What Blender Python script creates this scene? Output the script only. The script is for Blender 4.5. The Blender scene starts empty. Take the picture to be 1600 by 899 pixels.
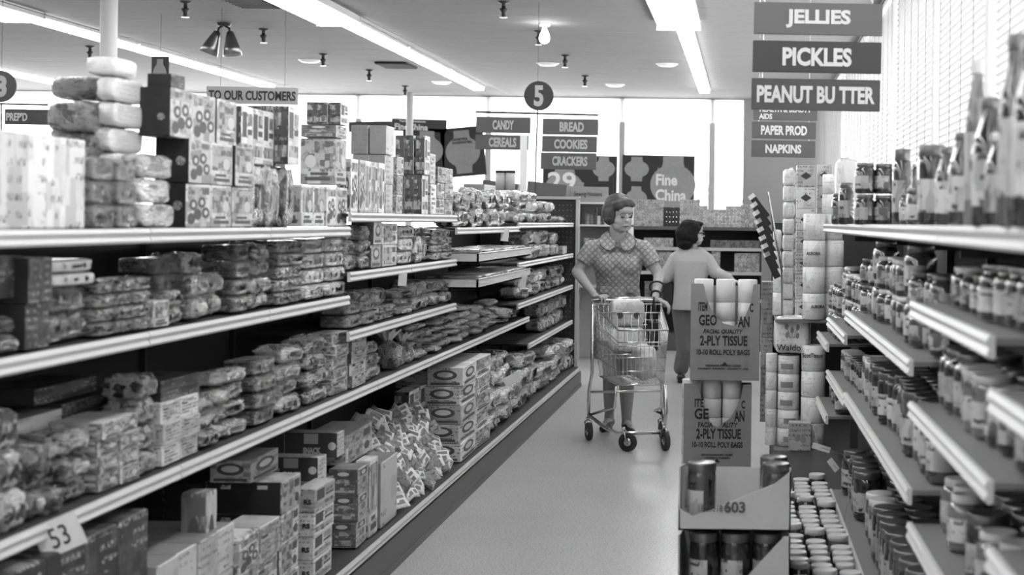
import bpy, bmesh, math, random
from mathutils import Vector, Matrix, noise
random.seed(7)
R=random.random
def U(a,b): return a+(b-a)*R()
S=bpy.context.scene; COL=S.collection
# ---------------------------------------------------------------- camera (frame 1600x899)
F=2400.0; CX,CY=1168.0,348.0; ROLL=0.012; H=1.5
cd=bpy.data.cameras.new('camera'); cam=bpy.data.objects.new('camera',cd); COL.objects.link(cam)
cd.sensor_width=36; cd.lens=36*F/1600; cd.shift_x=-(CX-800)/1600; cd.shift_y=-(449.5-CY)/1600
cd.clip_start=.05; cd.clip_end=300
cam.location=(0,0,H); cam.rotation_euler=(math.pi/2,-ROLL,0)
cd.dof.use_dof=True; cd.dof.focus_distance=9.0; cd.dof.aperture_fstop=4.2
S.camera=cam
# ---------------------------------------------------------------- light
SKY=3.0; TUBE=9.0
w=bpy.data.worlds.new('sky'); S.world=w; w.use_nodes=True
bg=w.node_tree.nodes['Background']; bg.inputs[0].default_value=(1,1,1,1); bg.inputs[1].default_value=SKY
def area(name,loc,rot,sx,sy,power):
    l=bpy.data.lights.new(name,'AREA'); l.shape='RECTANGLE'; l.size=sx; l.size_y=sy; l.energy=power
    o=bpy.data.objects.new(name,l); COL.objects.link(o); o.location=loc; o.rotation_euler=rot; return o
area('front_window_daylight',(-6,24.6,2.1),(-math.pi/2,0,0),15,2.5,700)
area('side_window_daylight',(1.75,9,2.3),(0,math.pi/2,0),1.9,20,480)
S.view_settings.view_transform='Standard'; S.view_settings.look='None'
S.view_settings.exposure=0.72; S.view_settings.gamma=1; S.view_settings.use_curve_mapping=False
S.cycles.use_denoising=True
S.cycles.max_bounces=7; S.cycles.diffuse_bounces=4; S.cycles.glossy_bounces=3; S.cycles.transmission_bounces=4
S.cycles.sample_clamp_indirect=6; S.cycles.caustics_reflective=False; S.cycles.caustics_refractive=False

def uv(x,y):
    dx=x-CX; dy=y-CY; return dx+ROLL*dy, dy-ROLL*dx
def P(x,y,d):
    u,v=uv(x,y); return Vector((u*d/F,d,H-v*d/F))
def pz(x,y,d): return P(x,y,d).z
# ---------------------------------------------------------------- materials
M={}
class NT:
    def __init__(s,name):
        s.m=bpy.data.materials.new(name); s.m.use_nodes=True; s.t=s.m.node_tree; s.b=s.t.nodes['Principled BSDF']
    def n(s,k,**kw):
        x=s.t.nodes.new('ShaderNode'+k)
        for a,v in kw.items(): setattr(x,a,v)
        return x
    def l(s,a,b): s.t.links.new(a,b)
    def set(s,i,v):
        if hasattr(v,'is_output') or isinstance(v,bpy.types.NodeSocket): s.l(v,i)
        else: i.default_value=v
    def math(s,op,a,b=0.0,c=None):
        x=s.n('Math',operation=op); s.set(x.inputs[0],a); s.set(x.inputs[1],b)
        if c is not None: s.set(x.inputs[2],c)
        return x.outputs[0]
    def mix(s,f,a,b):
        x=s.n('Mix',data_type='FLOAT'); s.set(x.inputs[0],f); s.set(x.inputs[2],a); s.set(x.inputs[3],b); return x.outputs[0]
def plain(name,v,rough=.6,metal=0,spec=.5,coat=0,bump=0,bscale=40,speck=0,sscale=60,emit=0):
    k=NT(name); b=k.b; b.inputs['Base Color'].default_value=(v,v,v,1); b.inputs['Roughness'].default_value=rough
    b.inputs['Metallic'].default_value=metal; b.inputs['Specular IOR Level'].default_value=spec
    b.inputs['Coat Weight'].default_value=coat
    if bump or speck:
        tc=k.n('TexCoord')
        if bump:
            nz=k.n('TexNoise'); nz.inputs['Scale'].default_value=bscale; nz.inputs['Detail'].default_value=3; k.l(tc.outputs['Object'],nz.inputs['Vector'])
            bp=k.n('Bump'); bp.inputs['Strength'].default_value=bump; bp.inputs['Distance'].default_value=.01
            k.l(nz.outputs[0],bp.inputs['Height']); k.l(bp.outputs[0],b.inputs['Normal'])
        if speck:
            n2=k.n('TexNoise'); n2.inputs['Scale'].default_value=sscale; n2.inputs['Detail'].default_value=4; k.l(tc.outputs['Object'],n2.inputs['Vector'])
            f=k.math('MULTIPLY_ADD',n2.outputs[0],speck*2,1-speck); c=k.math('MULTIPLY',f,v); k.l(c,b.inputs['Base Color'])
    if emit:
        b.inputs['Emission Color'].default_value=(1,1,1,1); b.inputs['Emission Strength'].default_value=emit
    M[name]=k.m; return k.m
def pr(name,base,ink,busy=.5,title=1,cell=5,rough=.45,crinkle=0,var=.25,coat=0,bs=7):
    """printed packaging: pictures (voronoi patches) and rows of small type in unit-object coordinates"""
    k=NT(name); b=k.b
    tc=k.n('TexCoord'); oi=k.n('ObjectInfo')
    off=k.n('VectorMath',operation='SCALE'); off.inputs[0].default_value=(13,7,5); k.l(oi.outputs['Random'],off.inputs[3])
    add=k.n('VectorMath',operation='ADD'); k.l(tc.outputs['Object'],add.inputs[0]); k.l(off.outputs[0],add.inputs[1])
    vo=k.n('TexVoronoi'); vo.inputs['Scale'].default_value=cell; vo.inputs['Randomness'].default_value=.9 if crinkle else .45
    if not crinkle: vo.distance='CHEBYCHEV'
    nz=k.n('TexNoise'); nz.inputs['Scale'].default_value=cell*1.3; nz.inputs['Detail'].default_value=5; nz.inputs['Roughness'].default_value=.7
    k.l(add.outputs[0],vo.inputs['Vector']); k.l(add.outputs[0],nz.inputs['Vector'])
    sc=k.n('SeparateColor'); k.l(vo.outputs['Color'],sc.inputs[0])
    f=k.math('ADD',k.math('MULTIPLY',sc.outputs[0],.75),k.math('MULTIPLY',nz.outputs[0],1.1 if crinkle else .8))
    f=k.math('SUBTRACT',f,.93 if crinkle else .72); f=k.math('MULTIPLY',f,4.0); f=k.math('MINIMUM',k.math('MAXIMUM',f,0.0),1.0)
    f=k.math('MULTIPLY',f,busy)
    c=k.mix(f,base,ink)
    if title:
        sx=k.n('SeparateXYZ'); k.l(tc.outputs['Object'],sx.inputs[0])
        h=k.math('ADD',sx.outputs[0],sx.outputs[1])
        zz=k.math('ADD',sx.outputs[2],k.math('MULTIPLY',oi.outputs['Random'],.3))
        row=k.math('LESS_THAN',k.math('FRACT',k.math('MULTIPLY',zz,5.5)),.42)
        cv=k.n('CombineXYZ'); k.l(k.math('MULTIPLY',h,22.0),cv.inputs[0]); k.l(k.math('FLOOR',k.math('MULTIPLY',zz,5.5)),cv.inputs[1]); k.l(k.math('MULTIPLY',zz,9.0),cv.inputs[2])
        tn=k.n('TexNoise'); tn.inputs['Scale'].default_value=1.0; tn.inputs['Detail'].default_value=1; k.l(cv.outputs[0],tn.inputs['Vector'])
        let=k.math('GREATER_THAN',tn.outputs[0],.52)
        bn=k.n('TexNoise'); bn.inputs['Scale'].default_value=2.1; k.l(add.outputs[0],bn.inputs['Vector'])
        msk=k.math('GREATER_THAN',bn.outputs[0],.5)
        t=k.math('MULTIPLY',k.math('MULTIPLY',row,let),msk); t=k.math('MULTIPLY',t,title)
        c=k.mix(t,c,ink)
    vv=k.math('MULTIPLY_ADD',oi.outputs['Random'],var*2,1-var)
    c=k.math('MULTIPLY',c,vv)
    k.l(c,b.inputs['Base Color'])
    b.inputs['Roughness'].default_value=rough; b.inputs['Coat Weight'].default_value=coat; b.inputs['Coat Roughness'].default_value=.08
    if crinkle:
        n2=k.n('TexNoise'); n2.inputs['Scale'].default_value=bs; n2.inputs['Detail'].default_value=3; n2.inputs['Distortion'].default_value=1.2
        k.l(add.outputs[0],n2.inputs['Vector'])
        rdg=k.math('ABSOLUTE',k.math('SUBTRACT',n2.outputs[0],.5))
        bp=k.n('Bump'); bp.inputs['Strength'].default_value=crinkle; bp.inputs['Distance'].default_value=.12; bp.invert=True
        k.l(rdg,bp.inputs['Height']); k.l(bp.outputs[0],b.inputs['Normal']); k.l(bp.outputs[0],b.inputs['Coat Normal'])
        b.inputs['Specular IOR Level'].default_value=.9
    M[name]=k.m; return k.m
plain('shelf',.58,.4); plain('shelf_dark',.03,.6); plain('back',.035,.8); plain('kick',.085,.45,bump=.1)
plain('ceiling',.165,.9,speck=.10,sscale=14); plain('wall',.45,.8); plain('wall_grey',.30,.8); plain('white',.8,.5); plain('column',.5,.6)
plain('tube',.9,.4,emit=TUBE); plain('housing',.6,.5); plain('metal',.5,.25,metal=1,bump=.02); plain('chrome',.75,.18,metal=1); plain('black',.015,.5)
plain('rubber',.03,.6); plain('darksign',.035,.5); plain('midsign',.085,.5); plain('greysign',.30,.6); plain('letter',.62,.5); plain('letter_dim',.42,.5); plain('ink',.015,.6)
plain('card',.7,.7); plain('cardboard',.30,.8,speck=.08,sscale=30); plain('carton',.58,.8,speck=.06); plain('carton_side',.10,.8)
plain('skin',.40,.5,spec=.3,bump=.03); plain('lip',.14,.5); plain('hose',.30,.45); plain('hair',.05,.5,spec=.35,bump=.3,bscale=50); plain('hair_dark',.010,.7,spec=.15,bump=.6,bscale=45)
plain('shoe',.02,.35); plain('jacket',.42,.85,bump=.15,bscale=25,speck=.1,sscale=90); plain('trousers',.13,.9,speck=.15,sscale=60); plain('eye',.02,.3)
plain('bulb',.9,.3,emit=25); plain('lamp_metal',.25,.3,metal=1); plain('vent',.01,.9); plain('frame',.45,.5); plain('glassy',.02,.1)
plain('lidw',.62,.35); plain('lidg',.16,.3,metal=.6); plain('paper',.75,.8,bump=.15,bscale=6); plain('far_letters',.28,.9); plain('core',.08,.9)
# floor: pale terrazzo
k=NT('floor'); tc=k.n('TexCoord'); n1=k.n('TexNoise'); n1.inputs['Scale'].default_value=105; n1.inputs['Detail'].default_value=3
n2=k.n('TexNoise'); n2.inputs['Scale'].default_value=1.2; k.l(tc.outputs['Object'],n1.inputs[0]); k.l(tc.outputs['Object'],n2.inputs[0])
sp=k.math('GREATER_THAN',n1.outputs[0],.56); c=k.mix(sp,.52,.29); c=k.math('MULTIPLY',c,k.math('MULTIPLY_ADD',n2.outputs[0],.3,.85)); k.l(c,k.b.inputs['Base Color'])
k.b.inputs['Roughness'].default_value=.30; k.b.inputs['Specular IOR Level'].default_value=.5; M['floor']=k.m
# dress: diamond check
k=NT('dress'); tc=k.n('TexCoord'); mp=k.n('Mapping'); mp.inputs['Rotation'].default_value=(0,math.radians(45),0); mp.inputs['Scale'].default_value=(1,.0,1)
k.l(tc.outputs['Object'],mp.inputs[0]); sp_=k.n('SeparateXYZ'); k.l(mp.outputs[0],sp_.inputs[0])
wv=k.n('TexNoise'); wv.inputs['Scale'].default_value=70; wv.inputs['Detail'].default_value=3; k.l(tc.outputs['Object'],wv.inputs[0])
def cellm(o_,p_):
    a_=k.math('ABSOLUTE',k.math('SUBTRACT',k.math('FRACT',k.math('MULTIPLY',o_,1/p_)),.5)); return k.math('MINIMUM',k.math('MAXIMUM',k.math('MULTIPLY_ADD',a_,-9.0,3.4),0.0),1.0)
f_=k.math('MULTIPLY',cellm(sp_.outputs[0],.031),cellm(sp_.outputs[2],.031))
c=k.mix(f_,.25,.42); c=k.math('MULTIPLY',c,k.math('MULTIPLY_ADD',wv.outputs[0],.7,.65)); k.l(c,k.b.inputs['Base Color']); k.b.inputs['Roughness'].default_value=.9; M['dress']=k.m
# blinds: translucent white
k=NT('blind'); tr=k.n('BsdfTranslucent'); tr.inputs[0].default_value=(.42,.42,.42,1); df=k.n('BsdfDiffuse'); df.inputs[0].default_value=(.42,.42,.42,1)
mx=k.n('MixShader'); mx.inputs[0].default_value=.45; k.l(df.outputs[0],mx.inputs[1]); k.l(tr.outputs[0],mx.inputs[2]); k.l(mx.outputs[0],k.t.nodes['Material Output'].inputs[0]); M['blind']=k.m
k=NT('shade'); tr=k.n('BsdfTranslucent'); tr.inputs[0].default_value=(.9,.9,.9,1); k.l(tr.outputs[0],k.t.nodes['Material Output'].inputs[0]); M['shade']=k.m
k=NT('window_glass'); tr=k.n('BsdfTransparent'); tr.inputs[0].default_value=(.95,.95,.95,1); gl=k.n('BsdfGlossy'); gl.inputs['Roughness'].default_value=.02
mx=k.n('MixShader'); mx.inputs[0].default_value=.05; k.l(tr.outputs[0],mx.inputs[1]); k.l(gl.outputs[0],mx.inputs[2]); k.l(mx.outputs[0],k.t.nodes['Material Output'].inputs[0]); M['window_glass']=k.m
# packaging prints
pr('p_white',.72,.10,.30,1,3); pr('p_pale',.55,.12,.25,1,3); pr('p_busy',.62,.06,.6,.8,5); pr('p_grey',.30,.05,.3,1,3); pr('p_mid',.11,.45,.12,.5,3,var=.15)
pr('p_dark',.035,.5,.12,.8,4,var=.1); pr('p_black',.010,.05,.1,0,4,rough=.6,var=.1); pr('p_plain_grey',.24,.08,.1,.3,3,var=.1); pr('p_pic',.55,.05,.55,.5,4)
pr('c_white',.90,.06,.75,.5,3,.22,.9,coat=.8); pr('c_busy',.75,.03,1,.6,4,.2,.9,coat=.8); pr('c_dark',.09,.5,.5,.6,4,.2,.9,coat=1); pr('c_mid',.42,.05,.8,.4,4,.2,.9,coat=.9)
pr('c_bread',.55,.12,.8,0,3,.25,.6,coat=.7,bs=5); pr('c_cookie',.48,.03,1,0,7,.2,.8,coat=.9,bs=10); pr('c_clear',.78,.14,.8,.3,3,.2,.7,coat=1,bs=6)
pr('j_dark',.018,.06,.6,0,5,.12,0,coat=1); pr('j_pickle',.10,.02,.9,0,4,.12,0,coat=1); pr('j_mid',.16,.05,.6,0,4,.15,0,coat=1); pr('j_label',.44,.05,.35,1,4,.5); pr('j_label2',.40,.03,.8,.6,4,.5)
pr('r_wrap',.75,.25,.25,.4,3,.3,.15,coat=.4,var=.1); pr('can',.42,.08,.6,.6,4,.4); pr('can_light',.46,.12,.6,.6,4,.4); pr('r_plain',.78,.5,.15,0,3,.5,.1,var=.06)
# ---------------------------------------------------------------- object helpers
def link(o): COL.objects.link(o); return o
def mesh(name,bm,mats,smooth=False):
    me=bpy.data.meshes.new(name); bmesh.ops.recalc_face_normals(bm,faces=bm.faces); bm.to_mesh(me); bm.free()
    for m in (mats if isinstance(mats,(list,tuple)) else [mats]): me.materials.append(M[m])
    if smooth:
        for p in me.polygons: p.use_smooth=True
    return me
def ob(name,me,parent=None,loc=(0,0,0),rz=0,sc=None):
    o=link(bpy.data.objects.new(name,me)); o.parent=parent; o.location=loc; o.rotation_euler=(0,0,rz)
    if sc: o.scale=sc
    return o
def tag(o,label=None,cat=None,group=None,kind=None):
    if label: o['label']=label
    if cat: o['category']=cat
    if group: o['group']=group
    if kind: o['kind']=kind
    return o
def empty(name,loc=(0,0,0),rz=0):
    o=link(bpy.data.objects.new(name,None)); o.location=loc; o.rotation_euler=(0,0,rz); o.empty_display_size=.05; return o
def bx(bm,x0,x1,y0,y1,z0,z1,mi=0,bev=0):
    r=bmesh.ops.create_cube(bm,size=1,matrix=Matrix.Translation(((x0+x1)/2,(y0+y1)/2,(z0+z1)/2))@Matrix.Diagonal((abs(x1-x0),abs(y1-y0),abs(z1-z0),1)))
    fs=set(f for v in r['verts'] for f in v.link_faces)
    for f in fs: f.material_index=mi
    if bev: bmesh.ops.bevel(bm,geom=list(set(e for v in r['verts'] for e in v.link_edges)),offset=bev,segments=1,affect='EDGES')
def struct(name,bm,m,parent=None,smooth=False):
    o=ob(name,mesh(name,bm,m,smooth),parent)
    if parent is None: o['kind']='structure'
    return o
def tube(bm,pts,r,seg=8,closed=False):
    pts=[Vector(p) for p in pts]; n=len(pts); rings=[]
    up=Vector((.13,.31,.94)).normalized()
    for i,p in enumerate(pts):
        a=pts[i-1] if (i>0 or closed) else p; b=pts[(i+1)%n] if (i<n-1 or closed) else p
        t=(b-a).normalized(); s=t.cross(up)
        if s.length<.05: s=t.cross(Vector((1,0,0)))
        s.normalize(); q=t.cross(s).normalized()
        rr=r[i] if isinstance(r,(list,tuple)) else r
        rings.append([bm.verts.new(p+rr*(math.cos(2*math.pi*j/seg)*s+math.sin(2*math.pi*j/seg)*q)) for j in range(seg)])
    m=n if closed else n-1
    for i in range(m):
        A,B=rings[i],rings[(i+1)%n]
        for j in range(seg): bm.faces.new((A[j],A[(j+1)%seg],B[(j+1)%seg],B[j]))
    if not closed: bm.faces.new(rings[0][::-1]); bm.faces.new(rings[-1])
def lathe(bm,prof,seg=24,arc=None,mi=0,ctr=(0,0)):
    a0,a1=arc if arc else (0,2*math.pi); n=seg+1 if arc else seg; rings=[]
    for r,z in prof:
        rings.append([bm.verts.new((ctr[0]+max(r,1e-4)*math.cos(a0+(a1-a0)*j/seg),ctr[1]+max(r,1e-4)*math.sin(a0+(a1-a0)*j/seg),z)) for j in range(n)])
    for A,B in zip(rings,rings[1:]):
        for j in range(seg):
            q=(j+1)%n if not arc else j+1
            bm.faces.new((A[j],A[q],B[q],B[j])).material_index=mi
def text(s,w_,h_,mat,parent=None,loc=(0,0,0),rz=0,thick=.003,bold=.035,tilt=0,name='lettering',shear=0):
    cu=bpy.data.curves.new('t','FONT'); cu.body=s; cu.size=1; cu.offset=bold; cu.extrude=.02; cu.resolution_u=3; cu.shear=shear
    o=link(bpy.data.objects.new('t',cu)); bpy.context.view_layer.update()
    me=bpy.data.meshes.new_from_object(o.evaluated_get(bpy.context.evaluated_depsgraph_get())); bpy.data.objects.remove(o); bpy.data.curves.remove(cu)
    xs=[v.co.x for v in me.vertices]; ys=[v.co.y for v in me.vertices]; cx=(min(xs)+max(xs))/2; cy=(min(ys)+max(ys))/2
    fx=w_/(max(xs)-min(xs)); fy=h_/(max(ys)-min(ys))
    for v in me.vertices: v.co=Vector(((v.co.x-cx)*fx,-v.co.z*thick/.04,(v.co.y-cy)*fy))
    me.materials.clear(); me.materials.append(M[mat]); o=ob(name,me,parent,loc,rz); o.rotation_euler=(0,tilt,rz); return o
def copy_tree(o,parent=None):
    c=o.copy(); link(c); c.parent=parent
    for ch in list(o.children): 
        k2=copy_tree(ch,c)
    return c
# ---------------------------------------------------------------- room
YB=23.6; ZC=3.4; XL=-13.0; XR=1.12
bm=bmesh.new(); bx(bm,XL-.2,XR+.3,-8,YB+.3,-.1,0); struct('floor',bm,'floor')
bm=bmesh.new(); bx(bm,XL-.2,XR+.3,-8,YB+.3,ZC,ZC+.12); struct('ceiling',bm,'ceiling')
bm=bmesh.new(); bx(bm,XL-.2,XL,-8,YB+.3,0,ZC); struct('wall_left',bm,'wall')
bm=bmesh.new(); bx(bm,XL,XR+.3,-8.2,-8,0,ZC); struct('wall_rear',bm,'wall')
bm=bmesh.new(); bx(bm,XL,-.08,YB,YB+.2,0,.75); bx(bm,-.08,XR+.3,YB,YB+.2,0,ZC); struct('wall_front',bm,'wall_grey')
bm=bmesh.new(); bx(bm,XR,XR+.15,-8,YB,0,1.2); bx(bm,XR,XR+.15,-8,YB,3.38,ZC)
bx(bm,XR,XR+.15,-8,-2,1.2,3.38); struct('wall_right',bm,'wall_grey')
# ceiling tile joints
bm=bmesh.new()
for i in range(40): bx(bm,XL,XR,-1+i*.61-.0025,-1+i*.61+.0025,ZC-.001,ZC+.01)
struct('trim_1',bm,'wall_grey')
# front window
wn=struct('window_1',(lambda b:(bx(b,XL,-.08,YB+.04,YB+.12,.75,.83),bx(b,XL,-.08,YB+.04,YB+.12,3.34,3.4),b)[-1])(bmesh.new()),'frame')
for x in (560,763,972,1113,340,150):
    X=P(x,200,YB).x; bm=bmesh.new(); bx(bm,X-.045,X+.045,YB,YB+.14,.8,3.36); ob('mullion',mesh('mullion',bm,'frame'),wn)
bm=bmesh.new(); bx(bm,XL,-.08,YB+.09,YB+.094,.8,3.36); ob('pane',mesh('pane',bm,'window_glass'),wn)
bm=bmesh.new(); bx(bm,XL,-.08,YB-.03,YB-.025,3.02,3.38); ob('window_shade',mesh('window_shade',bm,'shade'),wn)
bm=bmesh.new(); lathe(bm,[(.055,.75),(.055,ZC)],12); o=ob('window_pipe',mesh('window_pipe',bm,'column',True),None,P(640,200,23.2)*1); o.location.z=0
tag(o,'slim pale round pipe post standing in front of the front windows','pipe')
# right wall windows with venetian blinds
edges=[-2,1.2,3.2,5.2,7.2,9.3,12,15,18.4,YB]
for i,(a,b) in enumerate(zip(edges,edges[1:])):
    wf=struct('window_%d'%(i+2),(lambda m:(bx(m,XR-.01,XR+.12,a-.05,a+.05,1.2,3.38),bx(m,XR,XR+.12,a,b,1.2,1.26),m)[-1])(bmesh.new()),'frame')
    bm=bmesh.new(); bx(bm,XR+.1,XR+.104,a+.05,b-.05,1.26,3.38); ob('pane',mesh('pane',bm,'window_glass'),wf)
    if b>2:
        bm=bmesh.new(); n=int((3.34-1.3)/.042)
        for j in range(n):
            z=1.3+j*.042; vs=[bm.verts.new(c) for c in ((XR+.02,a+.08,z+.016),(XR+.06,a+.08,z-.016),(XR+.06,b-.08,z-.016),(XR+.02,b-.08,z+.016))]; bm.faces.new(vs)
        o=ob('venetian_blind',mesh('venetian_blind',bm,'blind'))
        bm=bmesh.new()
        for q in range(int((b-a)/.45)+1):
            yy=a+.15+q*.45
            if yy<b-.1: tube(bm,[(XR+.015,yy,1.3),(XR+.015,yy,3.34)],.003,4)
        ob('blind_cord',mesh('blind_cord',bm,'greysign'),o)
        bm=bmesh.new(); bx(bm,XR+.01,XR+.07,a+.07,b-.07,3.33,3.37); ob('head_rail',mesh('head_rail',bm,'white'),o)
        nm=['nearest','second nearest','third nearest','fourth nearest','fifth nearest','sixth nearest','second farthest','farthest','farthest']
        tag(o,'white venetian blind over the right wall windows, %s to the camera'%(['nearest','second nearest','third nearest','fourth nearest','fifth nearest','sixth nearest','seventh nearest','eighth nearest','ninth nearest'][i]),'blind','venetian blinds')
# faint station sign outside
o=text('HELL',1.6,.42,'far_letters',None,P(1108,303,34),0,.05); o.name='outdoor_sign'; bm=bmesh.new(); bx(bm,-.04,.04,.05,.1,-2.14,.2); ob('sign_pole',mesh('sign_pole',bm,'far_letters'),o); tag(o,'faint sign lettering seen through the front window','sign')
# round column on the left
bm=bmesh.new(); lathe(bm,[(.068,0),(.068,ZC)],24); lathe(bm,[(.09,0),(.09,.1),(.068,.1)],24)
o=ob('round_column',mesh('round_column',bm,'column',True),None,(P(170,50,12.5).x,12.5,0)); tag(o,'pale round steel column rising behind the stacked wrapped packs','column')
# ---------------------------------------------------------------- ceiling lights
def fixture4():
    e=empty('fluorescent_light')
    bm=bmesh.new(); bx(bm,-.24,.16,-1.2,1.2,-.06,0); bx(bm,-.25,.17,-1.22,-1.2,-.10,0); bx(bm,-.25,.17,1.2,1.22,-.10,0); ob('housing',mesh('housing',bm,'housing'),e)
    bm=bmesh.new(); tube(bm,[(0,-1.18,0),(0,1.18,0)],.019,6); me=mesh('tube',bm,'tube',True)
    for x in (-.19,-.09,.01,.11): ob('tube',me,e,(x,0,-.085))
    return e
def fixture1():
    e=empty('fluorescent_light')
    bm=bmesh.new(); bx(bm,-.08,.08,-1.19,1.19,-.03,0); ob('housing',mesh('housing',bm,'housing'),e)
    bm=bmesh.new(); bx(bm,-.07,.07,-1.18,1.18,-.07,-.03); ob('diffuser',mesh('diffuser',bm,'tube'),e)
    bm=bmesh.new(); bx(bm,-.085,.085,-1.215,-1.19,-.06,0); ob('end_cap',mesh('end_cap',bm,'housing'),e)
    return e
f4=fixture4(); f1=fixture1(); used4=used1=False
num=['first','second','third','fourth','fifth','sixth','seventh','eighth','ninth','tenth','eleventh','twelfth','thirteenth','fourteenth','fifteenth','sixteenth','seventeenth','eighteenth','nineteenth','twentieth','twenty-first','twenty-second','twenty-third','twenty-fourth','twenty-fifth','twenty-sixth','twenty-seventh']
rown={-.63:'right-hand',-3.83:'centre',-6.8:'left-centre',-9.75:'far left'}
for X,nmr in rown.items():
    c1=c4=0
    for i in range(-3,10):  # unseen fixtures behind the camera continue the rows, added to light the room
        y=2.45*i+1.0+ (0 if X!=-.63 else 0)
        if y>22.8: continue
        if y<13.9:
            if X==-9.75 and y<6: continue
            o=f4 if not used4 else copy_tree(f4); used4=True; c4+=1
            tag(o,'bare four tube ceiling light in the %s row, %s from the near end'%(nmr,num[c4-1]),'ceiling light','four tube ceiling lights')
        else:
            o=f1 if not used1 else copy_tree(f1); used1=True; c1+=1
            tag(o,'single glowing ceiling strip light in the %s row, %s past the four tube lights'%(nmr,num[c1-1]),'ceiling light','strip ceiling lights')
        o.location=(X,y,ZC)
# bare bulb
e=empty('light_bulb',P(851,38,14.8)); e.location.z=ZC
bm=bmesh.new(); lathe(bm,[(0,-.03),(.05,-.03),(.055,0)],16); ob('socket',mesh('socket',bm,'white',True),e)
bm=bmesh.new(); lathe(bm,[(.018,-.03),(.02,-.06),(.04,-.10),(.052,-.14),(.045,-.175),(.02,-.195),(0,-.2)],16); ob('bulb',mesh('bulb',bm,'bulb',True),e)
tag(e,'glowing bare light bulb hanging from the middle of the ceiling','light bulb')
def onceil(x,y):
    u,v=uv(x,y); d=-(ZC-H)*F/v; return Vector((u*d/F,d,ZC))
# sprinklers
bm=bmesh.new(); lathe(bm,[(.05,0),(.05,-.012),(.018,-.02),(.018,-.06),(.035,-.065),(.035,-.075),(.02,-.10),(.02,-.13),(.0,-.135)],12); spm=mesh('sprinkler_head',bm,'black',True)
bm=bmesh.new(); lathe(bm,[(.0,-.135),(.035,-.137),(.035,-.142),(0,-.143)],12); spd=mesh('deflector',bm,'metal',True)
for i,(x,y,wh) in enumerate([(412,45,'beside the dark upper left vent'),(505,84,'left of the dark square hole'),(577,109,'below the dark square hole'),(633,134,'above the window pipe'),(787,2,'topmost near the picture top'),(883,86,'below right of the bare bulb'),(842,48,'just left of the bare bulb'),(141,72,'beside the round column'),(914,118,'right of the aisle number five disc'),(290,2,'above the twin spot lamp')]):
    o=ob('fire_sprinkler',spm,None,onceil(x,y)); ob('deflector',spd,o); tag(o,'small dark ceiling sprinkler '+wh,'sprinkler','ceiling sprinklers')
# vents and recessed lights
for (x0,x1,y0,y1,l) in ((585,652,96,105,'dark square opening in the ceiling left of the centre light row'),(345,440,-6,10,'large dark ceiling vent at the top of the picture')):
    a=onceil(x0,y0); b=onceil(x1,y1); bm=bmesh.new(); y_0,y_1=min(a.y,b.y),max(a.y,b.y); bx(bm,a.x,b.x,y_0,y_1,ZC-.02,ZC-.005)
    o=ob('ceiling_vent',mesh('ceiling_vent',bm,'vent'))
    bm=bmesh.new()
    for q in range(7): yy=y_0+(q+.5)*(y_1-y_0)/7; bx(bm,a.x,b.x,yy-.01,yy+.01,ZC-.03,ZC-.02)
    ob('slat',mesh('slat',bm,'shelf_dark'),o); tag(o,l,'vent')
bm=bmesh.new(); lathe(bm,[(0,-.03),(.09,-.03),(.14,0)],20); dm=mesh('recessed_light',bm,'white',True)
for x,y,l in ((690,128,'right of the centre light row'),(1042,100,'left of the right-hand light row'),(961,132,'right of the aisle five disc'),(484,94,'left of the dark square opening'),(856,99,'below the bare bulb')):
    o=ob('ceiling_dome',dm,None,onceil(x,y)); tag(o,'small round ceiling disc '+l,'ceiling disc','round ceiling discs')
# twin spot lamp
c=onceil(350,36); e=empty('twin_spot_lamp',c)
bm=bmesh.new(); lathe(bm,[(0,-.03),(.06,-.03),(.07,0)],16); ob('canopy',mesh('canopy',bm,'black',True),e)
for sx in (-1,1):
    bm=bmesh.new(); tube(bm,[(0,0,-.02),(sx*.05,0,-.05),(sx*.06,0,-.10)],.012,8); a=ob('arm',mesh('arm',bm,'black',True),e)
    bm=bmesh.new(); lathe(bm,[(0,0),(.03,-.005),(.045,-.05),(.075,-.16),(.092,-.24),(.088,-.24),(.07,-.16),(.0,-.06)],20); s=ob('lamp_shade',mesh('lamp_shade',bm,'lamp_metal',True),a,(sx*.06,0,-.08)); s.rotation_euler=(0,.38 if sx<0 else -.12,0)
tag(e,'twin metal spot lamp with two cone shades on the ceiling','lamp')
# wires along the ceiling light rows
for X,l in ((-3.55,'thin wire strung beside the centre row of ceiling lights'),(-6.5,'thin wire strung beside the left-centre row of ceiling lights')):
    bm=bmesh.new(); tube(bm,[(X,y,ZC-.05-.01*math.sin(y)) for y in range(6,24)],.004,4); o=ob('ceiling_wire',mesh('ceiling_wire',bm,'black')); tag(o,l,'wire')
# ---------------------------------------------------------------- hanging signs
def board(name,x0,x1,y0,y1,d,mat,words,lw,lh,lm,label,parent=None,yaw=0,bold=.03,lx=0,lz=0):
    a=P(x0,y1,d); b=P(x1,y0,d); c=P((x0+x1)/2,(y0+y1)/2,d); W_=(x1-x0)*d/F; H_=(y1-y0)*d/F
    bm=bmesh.new(); bx(bm,-W_/2,W_/2,-.008,.008,-H_/2,H_/2,0,.002); o=ob(name,mesh(name,bm,mat),parent,c,yaw); o.rotation_euler=(0,ROLL*.5,yaw)
    if words: text(words,lw*d/F,lh*d/F,lm,o,(lx*d/F,-.0098,lz*d/F),0,.003,bold)
    if label: tag(o,label,'sign')
    return o
D5=13.4
e=empty('aisle_sign',P(840,180,D5)); base=e.location.copy()
def atp(par,o): o.parent=par; o.location=o.location-par.location
bm=bmesh.new(); r5=23*D5/F
for k_ in (1,):
    lathe(bm,[(0,-.008),(r5,-.008),(r5,.008),(0,.008)],40)
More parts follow.
